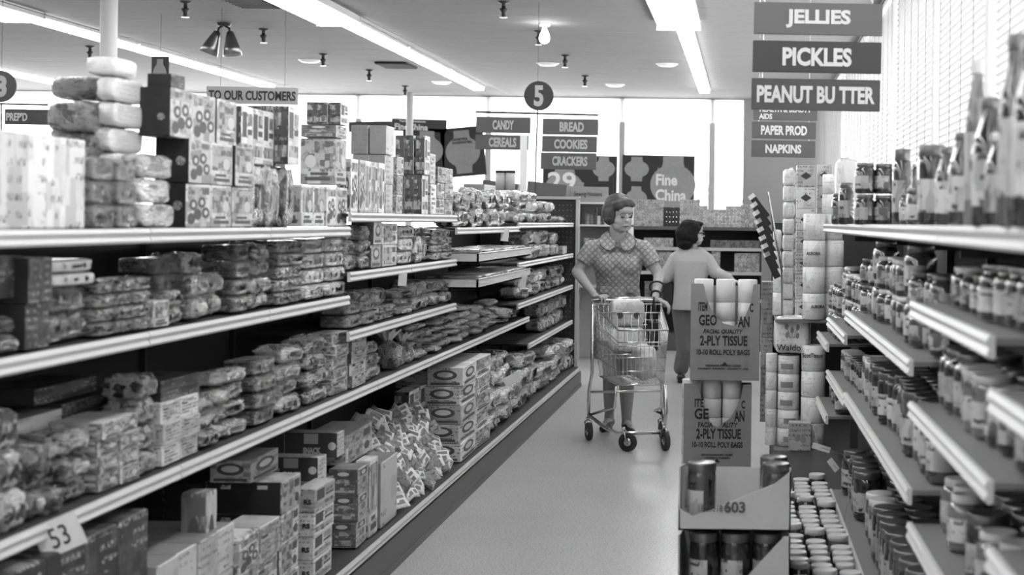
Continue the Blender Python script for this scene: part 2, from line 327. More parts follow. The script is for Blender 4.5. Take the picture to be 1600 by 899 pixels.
me=mesh('disc',bm,'darksign'); me.transform(Matrix.Rotation(math.pi/2,4,'X')); o=ob('disc',me,e,P(842,150,D5)-base)
text('5',15*D5/F,33*D5/F,'letter_dim',o,(0,-.0095,0),0,.003,.04)
bm=bmesh.new(); tube(bm,[P(743,175,D5)-base,P(935,180,D5)-base],.009,6); ob('cross_bar',mesh('cross_bar',bm,'black'),e)
bm=bmesh.new(); tube(bm,[P(840,172,D5)-base,P(835,330,D5)-base],.007,6); tube(bm,[P(840,172,D5)-base,(0,0,ZC-base.z)],.002,4); ob('pole',mesh('pole',bm,'black'),e)
for (x0,x1,y0,y1,t,lw,lx) in ((744,829,183,208,'CANDY',33,0),(743,826,211,234,'CEREALS',43,1),(848,935,186,211,'BREAD',38,2),(847,933,213,238,'COOKIES',52,2),(845,932,239,265,'CRACKERS',55,2)):
    o=board('sign_board',x0,x1,y0,y1,D5,'midsign' ,t,lw,15,'letter_dim',None,None,.0,.04,lx); o.location-=base; o.parent=e
    bm=bmesh.new()
    for s in (-.4,.4): tube(bm,[(s*(x1-x0)*D5/F,0,(y1-y0)/2*D5/F),(s*(x1-x0)*D5/F,0,((y1-y0)/2+5)*D5/F)],.002,4)
    ob('hook',mesh('hook',bm,'black'),o)
tag(e,'dark aisle five sign with hanging boards for candy, cereals, bread, cookies and crackers','aisle sign')
# aisle 3 sign at far left
e=empty('aisle_sign',P(2,165,D5)); base=e.location.copy()
bm=bmesh.new(); lathe(bm,[(0,-.008),(r5*1.08,-.008),(r5*1.08,.008),(0,.008)],40); me=mesh('disc',bm,'darksign'); me.transform(Matrix.Rotation(math.pi/2,4,'X')); o=ob('disc',me,e,P(1,135,D5)-base)
text('3',17*D5/F,34*D5/F,'greysign',o,(2*D5/F,-.0095,0),0,.003,.05)
bm=bmesh.new(); tube(bm,[P(-95,160,D5)-base,P(75,164,D5)-base],.009,6); ob('cross_bar',mesh('cross_bar',bm,'black'),e)
bm=bmesh.new(); tube(bm,[P(2,162,D5)-base,P(2,340,D5)-base],.007,6); tube(bm,[(0,0,0),(0,0,ZC-base.z)],.002,4); ob('pole',mesh('pole',bm,'black'),e)
o=board('sign_board',8,90,171,195,D5,'darksign',"PREP'D",33,13,'letter_dim',None,None,0,.03,-22); o.location-=base; o.parent=e
tag(e,'aisle three sign with a board reading prepared at the left picture edge','aisle sign')
# big stack of boards, jellies
DJ=5.7
e=empty('hanging_sign',P(1277,30,DJ)); base=e.location.copy()
for (x0,x1,y0,y1,t,lw,lh,m) in ((1178,1379,5,55,'JELLIES',101,29,'jel'),(1176,1377,65,114,'PICKLES',108,29,'pic'),(1174,1375,124,173,'PEANUT BU TTER',184,27,'pea')):
    if m not in M: plain(m,{'jel':.115,'pic':.042,'pea':.065}[m],.5)
    o=board('sign_board',x0,x1,y0,y1,DJ,m,t,lw,lh,'letter',None,None,0,.04); o.location-=base; o.parent=e
    bm=bmesh.new()
    for s in (-.42,.42): tube(bm,[(s*200*DJ/F,-.01,25*DJ/F),(s*200*DJ/F,-.012,(34)*DJ/F)],.0018,4)
    ob('chain_link',mesh('chain_link',bm,'metal'),o)
bm=bmesh.new()
for s in (-.42,.42): tube(bm,[(s*200*DJ/F,0,28*DJ/F),(s*200*DJ/F,0,ZC-base.z)],.002,4)
ob('wire',mesh('wire',bm,'metal'),e)
tag(e,'three large hanging boards reading jellies, pickles and peanut butter','hanging sign')
DN=11.6
e=empty('hanging_sign',P(1225,190,DN)); base=e.location.copy()
for (x0,x1,y0,y1,t,lw,lh,lz) in ((1177,1277,158,188,'HEALTH & BEAUTY\nAIDS',82,20,-4),(1175,1275,191,217,'PAPER PROD',72,15,0),(1174,1274,220,246,'NAPKINS',56,14,0)):
    o=board('sign_board',x0,x1,y0,y1,DN,'midsign',t,lw,lh,'letter',None,None,0,.04,0,lz); o.location-=base; o.parent=e
bm=bmesh.new()
for s in (-.4,.4): tube(bm,[(s*98*DN/F,0,-40*DN/F),(s*98*DN/F,0,ZC-base.z)],.002,4)
ob('wire',mesh('wire',bm,'metal'),e)
tag(e,'smaller hanging boards for beauty aids, paper products and napkins','hanging sign')
o=board('customer_sign',323,466,136,163,14,'greysign','TO OUR CUSTOMERS',136,15,'ink','long grey hanging sign reading to our customers',None,0,.03)
bm=bmesh.new(); 
for s in (-.35,.35): tube(bm,[(s*143*14/F,0,.07),(s*143*14/F,0,ZC-o.location.z)],.002,4)
ob('wire',mesh('wire',bm,'black'),o)
# small poster with a lantern jar left
def lantern(par,w_,h_,mat,cx=0,cz=0,y=-.012,name='lantern_shape'):
    pts=[]; hw=w_/2; hh=h_/2
    for sgn in (1,-1):
        seq=[(.45,1),(.45,.78)]+[(math.cos(a)*1.0,math.sin(a)*.72) for a in [math.radians(t) for t in range(60,-61,-12)]]+[(.45,-.78),(.45,-1)]
        if sgn==-1: seq=[(-x_,-z_) for x_,z_ in seq]
        pts+=[(x_*hw,z_*hh) for x_,z_ in seq]
    bm=bmesh.new(); vs=[bm.verts.new((cx+x_,y,cz+z_)) for x_,z_ in pts]; f=bm.faces.new(vs)
    r=bmesh.ops.extrude_face_region(bm,geom=[f])
    for v in r['geom']:
        if isinstance(v,bmesh.types.BMVert): v.co.y-=.003
    return ob(name,mesh(name,bm,mat),par)
plain('lantern',.24,.7,speck=.1,sscale=20); plain('lantern_light',.30,.7,speck=.15,sscale=25)
DW=23.585
p=board('window_poster',237,264,88,140,14.5,'black',None,0,0,None,'narrow black poster with a grey jar shape above the dark boxes'); lantern(p,.13,.30,'lantern',0,-.02)
bm=bmesh.new(); tube(bm,[(0,0,.15),(0,0,ZC-p.location.z)],.002,4); ob('wire',mesh('wire',bm,'black'),p)
p=board('window_poster',690,757,199,276,DW,'black',None,0,0,None,'tilted black poster reading choose your favorite pattern'); p.rotation_euler=(0,-.10,0)
lantern(p,.53,.66,'lantern'); text('CHOOSE YOUR\nFAVORITE PATTERN',.30,.09,'ink',p,(0,-.017,.17)); text('MOON\nMIST\nNOBLE\nFLOWER',.24,.28,'greysign',p,(0,-.017,-.06),0,.002,.0)
p=board('window_poster',629,695,201,270,DW,'black',None,0,0,None,'black poster with a grey lantern half hidden behind dark boxes'); lantern(p,.5,.6,'lantern',.05)
p=board('china_banner',612,698,186,206,DW,'darksign','FineChina',52,10,'letter','dark banner reading fine china above the grey cartons',None,0,.03,-12,-3); text('Imported Translucent',.4,.04,'letter',p,(-.1,-.012,.055))
p.rotation_euler=(0,.03,0)
p=board('china_banner',545,612,190,206,DW,'darksign','TODAY',20,6,'letter_dim','dark banner end behind the tall pale boxes',None,0,.02,-15,0); p.rotation_euler=(0,-.03,0)
p=board('window_poster',848,964,243,330,DW,'black',None,0,0,None,'black window poster with a large price of twenty nine cents')
s=DW/F; lantern(p,66*s,100*s,'lantern_light',-24*s,-18*s); text('29',44*s,30*s,'white',p,(-28*s,-.02,2*s),0,.004,.02); text('c',8*s,9*s,'greysign',p,(3*s,-.02,-3*s)); text('for',14*s,8*s,'letter',p,(-20*s,-.02,-22*s))
lantern(p,35*s,38*s,'lantern_light',37*s,23*s); lantern(p,35*s,38*s,'lantern_light',32*s,-26*s)
p=board('window_poster',972,1085,243,335,DW,'black',None,0,0,None,'black window poster with round lantern reading imported fine china')
lantern(p,38*s,38*s,'lantern_light',-34*s,24*s); lantern(p,34*s,38*s,'lantern_light',-34*s,-22*s); lantern(p,71*s,90*s,'lantern_light',23*s,0)
text('Imported',46*s,8*s,'greysign',p,(22*s,-.02,23*s),0,.002,0); text('Fine\nChina',48*s,42*s,'white',p,(20*s,-.02,-4*s),0,.004,.03)
p=board('notions_sign',889,950,287,311,17.2,'lantern_light','Sewing Notions',42,9,'ink','small grey sign with handwriting reading sewing notions',None,0,0)
# white hanging strip over cereals sign
bm=bmesh.new(); bx(bm,-.03,.03,-.002,.002,-.25,.25); o=ob('paper_banner',mesh('paper_banner',bm,'white'),None,P(818,258,13.0)); tag(o,'narrow white paper strip hanging over the cereals board','banner')
# ---------------------------------------------------------------- left gondola
XS=-1.58   # shelf front edge
def dX(x,X,y=400): return F*X/uv(x,y)[0]
ROWS={'G1':(3.0,6.07),'G2':(6.07,8.30),'G3':(8.30,10.55),'G4':(10.55,13.9)}
LV=[] # (section, y0,y1, z top)
lipn=[0]
def shelf(y0,y1,z,X=XS,dep=.42,label=None,side=1,nlip=1.123,lip=.034,lipmat='shelf'):
    e=empty('shelf',(X,(y0+y1)/2,z)); 
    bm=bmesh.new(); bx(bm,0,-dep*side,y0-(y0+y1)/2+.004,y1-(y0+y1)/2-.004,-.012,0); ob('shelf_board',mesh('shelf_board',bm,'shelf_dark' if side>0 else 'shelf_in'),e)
    n=max(1,round((y1-y0)/nlip)); L=(y1-y0)/n
    for i in range(n):
        a=y0-(y0+y1)/2+i*L; bm=bmesh.new()
        vs=[(.0,.004),(.010,.004),(.016,-.006),(.010,-.5*lip),(.016,-lip+.006),(.010,-lip),(0,-lip)]
        A=[bm.verts.new((q[0]*side,a+.003,q[1])) for q in vs]; B=[bm.verts.new((q[0]*side,a+L-.003,q[1])) for q in vs]
        for j in range(len(vs)): k2=(j+1)%len(vs); bm.faces.new((A[j],A[k2],B[k2],B[j]))
        bm.faces.new(A); bm.faces.new(B[::-1]); ob('price_rail',mesh('price_rail',bm,lipmat),e)
    tag(e,label,'shelf'); return e
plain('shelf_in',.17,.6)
g=empty('gondola_frame',(-2.05,8.4,0))
bm=bmesh.new(); bx(bm,-.03,0,-5.4,5.5,0,1.42); ob('back_panel',mesh('back_panel',bm,'back'),g)
bm=bmesh.new(); bx(bm,.0,.50,-6.4,5.5,.0,.145); ob('base_deck',mesh('base_deck',bm,'shelf_dark'),g)
bm=bmesh.new(); bx(bm,.50,.56,-6.4,5.5,.0,.14); bx(bm,.545,.565,-6.4,5.5,0,.03); ob('kick_plate',mesh('kick_plate',bm,'kick'),g)
bm=bmesh.new(); bx(bm,.0,.50,5.49,5.52,0,1.69); ob('end_panel',mesh('end_panel',bm,'back'),g)
bm=bmesh.new()
for i in range(13):
    for j in range(34): bx(bm,.02+i*.036,.026+i*.036,5.487,5.489,.05+j*.048,.056+j*.048)
ob('peg_hole',mesh('peg_hole',bm,'greysign'),g); 
bm=bmesh.new(); bx(bm,.50,.53,5.46,5.52,.15,1.70); bx(bm,.0,.53,5.46,5.54,1.69,1.715); ob('end_post',mesh('end_post',bm,'frame'),g)
for y in (3.0,4.12,5.2,6.1,7.2,8.33,9.4,10.55,11.7,12.8):
    bm=bmesh.new(); bx(bm,0,.02,y-8.4-.012,y-8.4+.012,.19,1.42); ob('upright',mesh('upright',bm,'black'),g)
tag(g,'long left-hand gondola frame with dark back panel and scuffed kick plate','gondola')
shelf(2.0,13.85,.18,-1.50,.5,'lowest deck of the left gondola with a white front rail',lip=.03,nlip=1.123)
shelf(2.0,6.07,1.461,label='top left shelf nearest the camera'); shelf(2.0,6.07,1.189,label='second left shelf down, nearest the camera'); shelf(2.0,11.1,.80,label='third left shelf down running past the buns')
shelf(6.07,8.30,1.517,label='top left shelf under the grey cartons, a step higher'); shelf(6.07,8.30,1.28,label='left shelf with the small hanging price card'); shelf(6.07,8.30,1.043,label='left shelf of big wrapped bread above the gathered bags')
shelf(8.30,10.55,1.45,label='top left shelf under the striped bags and canisters')
shelf(10.55,13.85,1.476,label='top left shelf at the far end under heaped bread'); shelf(10.55,13.85,1.20,label='far left shelf second from top'); shelf(10.55,13.85,.917,label='far left shelf third from top'); shelf(11.1,13.85,.60,label='far left shelf fourth from top')
# ---- package meshes (unit size: x,y in -.5...5, z in 0..1)
UM={}
def unit_box(mats,n=0):
    key=('box',tuple(mats))
    if key not in UM:
        bm=bmesh.new(); r=bmesh.ops.create_cube(bm,size=1,matrix=Matrix.Translation((0,0,.5)))
        bmesh.ops.bevel(bm,geom=bm.edges[:],offset=.018,segments=1,affect='EDGES')
        bm.normal_update()
        for f in bm.faces:
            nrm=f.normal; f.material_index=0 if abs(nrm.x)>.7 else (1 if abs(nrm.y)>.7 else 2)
        UM[key]=mesh('carton',bm,list(mats))
    return UM[key]
def se(v,p): return math.copysign(abs(v)**p,v)
def unit_soft(kind,m,seed=0):
    key=(kind,m,seed)
    if key in UM: return UM[key]
    rs=random.Random(hash(kind)%97+seed*13 if False else seed*13+len(kind)); o3=Vector((rs.random()*50,rs.random()*50,rs.random()*50))
    bm=bmesh.new(); nu,nv=40,18; grid=[]
    p1,p2,amp={'bag':(.45,.50,.07),'loaf':(.45,.55,.05),'tray':(.25,.30,.02),'bun':(.9,.9,.03),'pack':(.30,.42,.02),'jumble':(.5,1.1,.06)}[kind]
    for i in range(nv+1):
        ph=-math.pi/2+math.pi*i/nv; row=[]
        for j in range(nu):
            th=2*math.pi*j/nu
            cz=se(math.sin(ph),p2); cr=se(math.cos(ph),p2) if kind!='bag' else max(0,math.cos(ph))**.45
            x=.5*cr*se(math.cos(th),p1); y=.5*cr*se(math.sin(th),p1); z=.5*cz
            if kind in('bag','jumble'):  # crimped flat ends at +-y
                t=abs(y)*2; th_=1-.75*max(0,(t-.62)/.38)**1.3; z*=th_; x*=(1+.08*max(0,(t-.8)/.2))
            if kind=='loaf': z*=1-.10*math.cos(y*22)**2; x*=1-.04*math.cos(y*22)**2
            if kind=='pack': f_=1-.26*abs(math.sin(y*math.pi*3+math.pi/2*0+math.pi/2))**10*0-.22*max(abs(math.cos((y+.1667)*math.pi*3))**14*0,math.exp(-((abs(y)-.167)/.022)**2)); g_=1-.20*math.exp(-((abs(x)-.167)/.022)**2); z*=f_*g_; x*=f_
            if kind=='tray': z*=1-.06*abs(math.sin(y*18))
            v=Vector((x,y,z)); d=noise.noise(v*5+o3)*amp*1.4+noise.noise(v*12+o3)*amp*.6
            v+=v.normalized()*d if v.length>1e-6 else Vector()
            row.append(bm.verts.new((v.x,v.y,v.z+.5)))
        grid.append(row)
    for i in range(nv):
        for j in range(nu):
            if i==0 and False: continue
            try: bm.faces.new((grid[i][j],grid[i][(j+1)%nu],grid[i+1][(j+1)%nu],grid[i+1][j]))
            except ValueError: pass
    bmesh.ops.remove_doubles(bm,verts=bm.verts,dist=1e-4)
    me=mesh({'bag':'bag','loaf':'loaf','tray':'tray','bun':'bun','pack':'pack','jumble':'packet'}[kind],bm,m,True)
    # label patch on +x side
    bm=bmesh.new(); sub=[]
    ra,rb=(6,12) 
    vs={}
    for i in range(ra,rb+1):
        for jj in range(-4,5):
            j=jj%nu; 
            ph=-math.pi/2+math.pi*i/nv; th=2*math.pi*j/nu
            p0=None
            vs[(i,jj)]=None
    o=me
    # sample by matching positions: rebuild surface verts in order
    idx=[v.co.copy() for v in me.vertices]
    # nearest lookup for the patch
    pts={}
    for (i,jj) in vs:
        yy=(jj/4)*.26; zz=.5+(i-9)/3*.2
        best=max((q for q in idx if abs(q.y-yy)<.06 and abs(q.z-zz)<.09),key=lambda q:q.x,default=None)
        x_=best.x if best else .45
        pts[(i,jj)]=bm.verts.new((x_+.035,yy,zz))
    for i in range(ra,rb):
        for jj in range(-4,4): bm.faces.new((pts[(i,jj)],pts[(i,jj+1)],pts[(i+1,jj+1)],pts[(i+1,jj)]))
    bmesh.ops.solidify(bm,geom=bm.faces[:],thickness=.01)
    lab=mesh('printed_label',bm,('a_dark','a_light','j_label')[seed%3],True)
    UM[key]=(me,lab); return UM[key]
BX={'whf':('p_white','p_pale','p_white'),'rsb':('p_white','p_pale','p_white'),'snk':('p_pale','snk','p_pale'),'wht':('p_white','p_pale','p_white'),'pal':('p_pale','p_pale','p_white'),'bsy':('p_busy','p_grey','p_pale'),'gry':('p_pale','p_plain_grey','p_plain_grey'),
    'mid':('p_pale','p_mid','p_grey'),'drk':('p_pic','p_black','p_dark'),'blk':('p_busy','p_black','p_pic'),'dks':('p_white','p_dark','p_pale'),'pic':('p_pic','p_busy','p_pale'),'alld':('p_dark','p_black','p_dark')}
def artmesh(k_,ends=True):
    if ('art',k_,ends) in UM: return UM[('art',k_,ends)]
    bm=bmesh.new()
    def rect(y0,y1,z0,z1,mi,e=.004):
        bx(bm,.5,.5+e,y0,y1,z0,z1,mi)
        if ends: bx(bm,-y1,-y0,-.5-e,-.5,z0,z1,mi)
    def oval(yc,zc,ry,rz_,mi,e=.006):
        for ax in ((0,1) if ends else (0,)):
            vs=[]
            for q in range(18):
                a=q/18*6.2832; yy=yc+ry*math.cos(a); zz=zc+rz_*math.sin(a); vs.append(bm.verts.new((.5+e,yy,zz) if ax==0 else (-yy,-.5-e,zz)))
            f=bm.faces.new(vs); f.material_index=mi
            r=bmesh.ops.extrude_face_region(bm,geom=[f])
            for v in r['geom']:
                if isinstance(v,bmesh.types.BMVert):
                    if ax==0: v.co.x-=e*.9
                    else: v.co.y+=e*.9
            for f2 in set(f_ for v in vs for f_ in v.link_faces): f2.material_index=mi
    if k_==0: rect(-.32,.32,.70,.92,0); oval(0,.81,.2,.08,2); rect(-.38,.38,.1,.3,1); oval(0,.5,.25,.13,1)
    if k_==1: oval(0,.60,.33,.27,0); oval(0,.62,.22,.15,2,.009); rect(-.4,.4,.08,.2,0); rect(-.3,.3,.23,.27,1)
    if k_==2: rect(-.42,-.05,.45,.9,0); rect(.03,.42,.66,.88,1); rect(.03,.42,.50,.60,0); rect(-.42,.42,.12,.32,1)
    if k_==3:
        rect(-.42,.42,.76,.93,1)
        for a,b in ((-.22,.52),(.12,.58),(.28,.34),(-.05,.3),(-.3,.2)): oval(a,b,.15,.13,0)
        for a,b in ((-.22,.52),(.12,.58),(.28,.34)): oval(a,b,.07,.06,2,.009)
    if k_==4: rect(-.44,.44,.34,.94,1); rect(-.36,.36,.08,.16,0); rect(-.3,.2,.2,.26,0); oval(.2,.5,.16,.14,2,.009)
    if k_==5:
        for t in range(5): rect(-.40,-.40+.8*(.5,.9,.7,.35,.8)[t],.18+t*.15,.26+t*.15,0 if t in(3,) else 1)
    if k_==6: rect(-.42,.1,.1,.9,1); rect(.16,.40,.64,.88,0); oval(.28,.3,.1,.14,0)
    UM[('art',k_,ends)]=mesh('printed_panel',bm,['a_dark','p_art','a_light']); return UM[('art',k_,ends)]
plain('sach',.8,.5,bump=.2,bscale=5); plain('sach_mid',.14,.5,bump=.2,bscale=5); pr('p_art',.42,.06,.8,.4,7,.5,var=.1); plain('snk',.06,.5); plain('a_dark',.08,.5); plain('a_mid',.22,.5); plain('a_light',.6,.5)
ART={'wht':(5,1,4,3,6,0),'pal':(0,5,2,6),'bsy':(2,4,3,5),'pic':(4,1,6),'drk':(3,4,6),'blk':(4,6,3),'rsb':(2,),'dks':(2,),'mid':(1,0)}
def sticker(o,mat='j_label2',r=.16,x=.1,z=.55,face='y'):
    key=('st',mat)
    if key not in UM:
        bm=bmesh.new(); lathe(bm,[(0,0),(1,0),(1,.1),(0,.1)],20); me=mesh('sticker',bm,mat); me.transform(Matrix.Rotation(math.pi/2,4,'X')); UM[key]=me
    s=ob('sticker',UM[key],o,(x,-.505,z)); sx,sy,sz=o.scale; s.scale=(r/sx*.1,.02,r/sz*.1) if False else (r*min(sx,sz)/sx,.02,r*min(sx,sz)/sz)
def hash_(loc): return int(abs(loc[1])*1.7)+int(abs(loc[0])*7)
def item(kind,mat,loc,dims,rz=0,seed=None,lab=True,tilt=(0,0),nm=None):
    if kind=='box':
        o=ob(nm or 'carton',unit_box(BX[mat]),None,loc,rz,dims)
        if lab and mat in ART and not nm and loc[1]<12: ob('printed_panel',artmesh(ART[mat][hash_(loc)%len(ART[mat])],mat not in('drk','blk','rsb')),o)
    else:
        sd=random.randrange(3) if seed is None else seed
        me,lb=unit_soft(kind,mat,sd)
        o=ob(nm or {'bag':'snack_bag','loaf':'bread_loaf','tray':'cookie_tray','bun':'bun_bag','pack':'roll_pack','jumble':'snack_packet'}[kind],me,None,loc,rz,dims)
        if lab: ob('printed_label',lb,o)
    o.rotation_euler=(tilt[0],tilt[1],rz); return o
CAT={'box':'box','bag':'bag','loaf':'bread','tray':'cookies','bun':'buns','pack':'paper rolls','jumble':'packet'}
def ordn(i,n,a='first'): return 'only' if n==1 else (num[i])
def cube_block(kind,mat,d0,d1,X,dep,z0,z1,nc,nr,nx,desc,place,group,lab=True,jit=1,nm=None,stick=None):
    """a neat stack: nc columns along the aisle, nr high, nx deep"""
    L=(d1-d0)/nc; hh=(z1-z0)/nr; DX=dep/nx; out=[]
    for r in range(nr):
        for c in range(nc):
            for q in range(nx):
                if q>0 and c>0 and r<nr-1: continue
                soft=kind in('bag','bun','loaf')
                if soft and r==nr-1 and nr>2 and R()<.22: continue
                if soft: jit=2.2
                jx=U(-.012,.0)*jit; 
                o=item(kind,mat,(X-DX*(q+.5)+jx,d0+L*(c+.5),z0+hh*r+.0005),(DX*(.985 if kind=='box' else .94),L*(.97 if kind=='box' else .93),hh*(.985 if kind=='box' else .97)),U(-.03,.03)*jit,lab=lab,nm=nm,tilt=(U(-.05,.05),U(-.12,.12)) if soft else (0,0))
                pos=[]
                if nc>1: pos.append('column %s'%num[c])
                if nr>1: pos.append('bottom' if r==0 else ('top' if r==nr-1 else '%s up'%num[r]))
                if nx>1: pos.append(['front','behind front','third back','rear'][min(q,3)])
                l='%s, %s%s'%(desc,place,(', '+' '.join(pos)) if pos else '')
                tag(o,' '.join(l.split()[:16]),CAT[kind],group)
                if stick: sticker(o,*stick)
                out.append(o)
    return out
def st(x0,x1,yt,zb,nc,nr,kind,mat,dep,desc,place,back=0.0,nx=1,lab=True,jit=1,XF=-1.60,nm=None,stick=None):
    """columns whose aisle face spans picture columns x0..x1, top at picture row yt"""
    X=XF-back; ym=yt; 
    if isinstance(zb,tuple): dm=dX((x0+x1)/2,X,zb[1]); zb=pz((x0+x1)/2,zb[1],dm); ym=yt
    d0,d1=dX(x0,X,yt+20),dX(x1,X,yt+20); dm=dX(x0*.6+x1*.4,X,yt); z1=pz(x0*.6+x1*.4,yt,dm)
    if z1<zb+.02: z1=zb+.05
    return cube_block(kind,mat,d0+.003,d1-.003,X,dep,zb+.001,z1,nc,nr,nx,desc,place,desc+' '+place,lab,jit,nm,stick)
T1,T2,T3,TB=1.465,1.193,.804,.184
pl1='near top left shelf'
st(-60,142,203,T1,6,1,'box','whf',.09,'tall pale printed carton',pl1)
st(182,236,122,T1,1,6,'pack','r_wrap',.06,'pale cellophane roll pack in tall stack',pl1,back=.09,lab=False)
st(182,236,122,T1,1,6,'pack','c_mid',.20,'roll pack painted dark for shade behind the pale packs',pl1,back=.15,lab=False)  # darker wrap colour stands in for shade on the stack's camera-facing ends
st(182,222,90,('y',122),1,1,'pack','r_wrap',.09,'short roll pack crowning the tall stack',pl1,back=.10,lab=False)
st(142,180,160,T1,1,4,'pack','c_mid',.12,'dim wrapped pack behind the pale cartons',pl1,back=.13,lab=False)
st(226,280,240,T1,1,3,'pack','c_clear',.07,'short wrapped cake pack beside dark boxes',pl1,lab=False)
st(150,222,246,T1,2,3,'tray','c_mid',.06,'wrapped cake tray before the tall stack',pl1)
for b in (st(298,402,222,T1,3,2,'box','drk',.10,'dark sided cookie box, pictured front',pl1,stick=('j_label2',.14,.25,.5))): pass
st(266,376,145,('y',222),3,1,'box','drk',.09,'upper dark sided cookie box',pl1,back=.012,stick=('j_label2',.12,.2,.4))
st(268,290,136,('y',145),1,1,'box','alld',.07,'small black box topping the cookie boxes',pl1,back=.02)
st(404,472,258,T1,3,1,'bag','c_white',.09,'upright shiny snack bag',pl1)
st(452,471,166,('y',258),1,1,'box','dks',.15,'tall dark spined box',pl1,nx=3)
st(380,448,170,('y',258),4,1,'box','dks',.10,'tall dark box with pale side',pl1,back=.05)
st(476,545,290,T1,4,1,'box','wht',.12,'white illustrated box',pl1)
st(528,546,217,('y',290),1,1,'box','pic',.14,'large pictured cereal box leaning',pl1,back=.005)
st(526,546,197,('y',217),1,1,'box','mid',.14,'box laid flat on the cereal box',pl1,back=.005)
st(534,547,161,('y',197),1,1,'box','dks',.14,'small dark box with pale label',pl1,nx=3)
pl2='higher top left shelf'
st(552,602,250,1.521,5,1,'box','wht',.06,'tall white box with oval',pl2)
st(604,617,197,1.521,1,3,'box','gry',.15,'plain grey carton',pl2,nx=2)
st(622,632,245,1.521,1,3,'box','pal',.06,'pale striped box',pl2)
st(663,673,212,1.521,1,2,'box','dks',.14,'tall black box with pale panel',pl2,nx=3)
st(674,684,240,1.521,1,2,'box','wht',.06,'white narrow carton',pl2)
st(685,710,262,1.521,2,3,'box','bsy',.09,'small stepped carton',pl2)
pl3='top left shelf past the grey cartons'
st(714,745,300,1.454,1,2,'bag','c_busy',.12,'striped snack bag',pl3)
st(742,800,296,1.454,3,2,'bag','c_white',.12,'bulky pale bag',pl3)
st(758,800,290,('y',312),2,1,'box','gry',.14,'flat grey carton on the bags',pl3,back=.1)
for i,x in enumerate((782,797)):
    d=9.9; bm=bmesh.new(); lathe(bm,[(0,0),(.032,0),(.032,.11),(0,.11)],20); c=P(x,297,d); o=ob('oat_canister',mesh('oat_canister',bm,'p_pale',True),None,c)
    bm=bmesh.new(); lathe(bm,[(0,.11),(.034,.11),(.034,.125),(0,.125)],20); ob('lid',mesh('lid',bm,'black',True),o); tag(o,'round canister with dark lid on the top shelf, %s of two'%('left' if i==0 else 'right'),'canister','round canisters')
pl4='far top left shelf'
st(812,848,298,1.48,2,3,'loaf','c_white',.16,'wrapped bread heap',pl4); st(849,868,315,1.48,2,2,'loaf','c_white',.16,'lower wrapped bread',pl4); st(869,887,338,1.48,3,1,'bun','c_white',.14,'small wrapped buns',pl4)
# second shelf (near)
q='second left shelf'
st(-60,45,470,T2,2,3,'bag','c_dark',.14,'dark wrapped packet',q); st(46,86,402,T2,2,2,'box','alld',.12,'tall dark box',q); st(-60,44,402,('y',470),2,1,'box','alld',.12,'dark box on packets',q,back=.03)
st(88,158,448,T2,1,2,'bag','c_mid',.14,'large dark cookie bag under white packages',q); st(88,158,405,('y',448),1,2,'tray','r_wrap',.14,'white wrapped cookie package',q)
st(160,244,436,T2,3,4,'tray','c_cookie',.12,'clear tray of round cookies',q); st(246,270,470,T2,1,1,'box','pic',.1,'upright striped packet',q)
st(272,300,455,T2,1,2,'bag','c_white',.1,'glossy pouch',q); st(250,298,402,('y',455),1,2,'tray','c_dark',.12,'dark oblong cookie tray',q,back=.03)
st(302,368,395,T2,2,3,'bag','c_white',.13,'shiny foil cookie bag',q); st(370,396,382,T2,1,4,'tray','c_dark',.12,'dark striped cookie tray',q)
st(398,436,380,T2,1,4,'bag','c_busy',.12,'bright patterned cookie bag',q); st(437,480,376,T2,2,5,'tray','c_cookie',.12,'cookie tube tray',q)
st(481,545,372,T2,2,4,'tray','c_clear',.13,'clear cookie pack with dark label',q)
q='left shelf with the price card'
st(550,582,352,1.284,2,3,'bag','c_white',.10,'shiny pouch',q); st(584,598,346,1.284,1,2,'box','mid',.1,'dark upright box',q); st(600,624,349,1.284,1,2,'box','wht',.1,'white pictured box',q)
st(626,650,352,1.284,1,3,'tray','c_clear',.1,'pale biscuit pack',q); st(652,676,368,1.284,2,1,'bag','c_white',.1,'upright pale bag',q); st(652,676,356,('y',366),2,1,'tray','c_dark',.1,'dark pack on bag',q); st(678,710,358,1.284,2,4,'tray','c_busy',.1,'foil wrapped cracker sleeve',q)
q='left shelf above the gathered bags'
st(548,590,470,1.047,2,2,'tray','c_mid',.13,'wide cake tray',q); st(566,612,453,('y',480),2,1,'loaf','c_white',.13,'puffy wrapped roll',q,back=.01); st(592,622,478,1.047,2,2,'tray','c_busy',.12,'cake pack with black label',q)
st(624,650,452,1.047,1,3,'loaf','c_mid',.12,'dark bread loaf',q); st(652,680,440,1.047,2,2,'loaf','c_clear',.14,'large clear bread bag',q); st(682,713,438,1.047,2,2,'loaf','c_clear',.14,'large pale bread bag',q)
# third shelf
q='third left shelf'
st(-90,52,655,T3,3,3,'bag','c_white',.16,'crinkled white snack bag',q); st(54,106,688,T3,2,3,'bag','c_mid',.14,'grey wrapped packet',q); st(108,160,676,T3,1,3,'bag','c_busy',.14,'bright cookie bag',q)
st(162,221,655,T3,2,4,'box','bsy',.14,'printed biscuit box',q); st(222,255,585,T3,1,4,'bag','c_busy',.12,'shiny dark cookie pouch',q)
for i,(x0,x1,y) in enumerate(((60,160,600),(100,200,622),(20,120,650))): st(x0,x1,y,('y',y+24),1,1,'box','alld' if i<2 else 'gry',.16,['flat dark box on a stack','lower flat dark box','flat grey box'][i],q,back=.18)
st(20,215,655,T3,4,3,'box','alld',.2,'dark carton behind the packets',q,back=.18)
st(257,316,624,T3,2,3,'box','wht',.14,'white oval printed carton',q); st(257,316,590,('y',624),1,2,'box','alld',.12,'dark dotted carton on white cartons',q,back=.01)
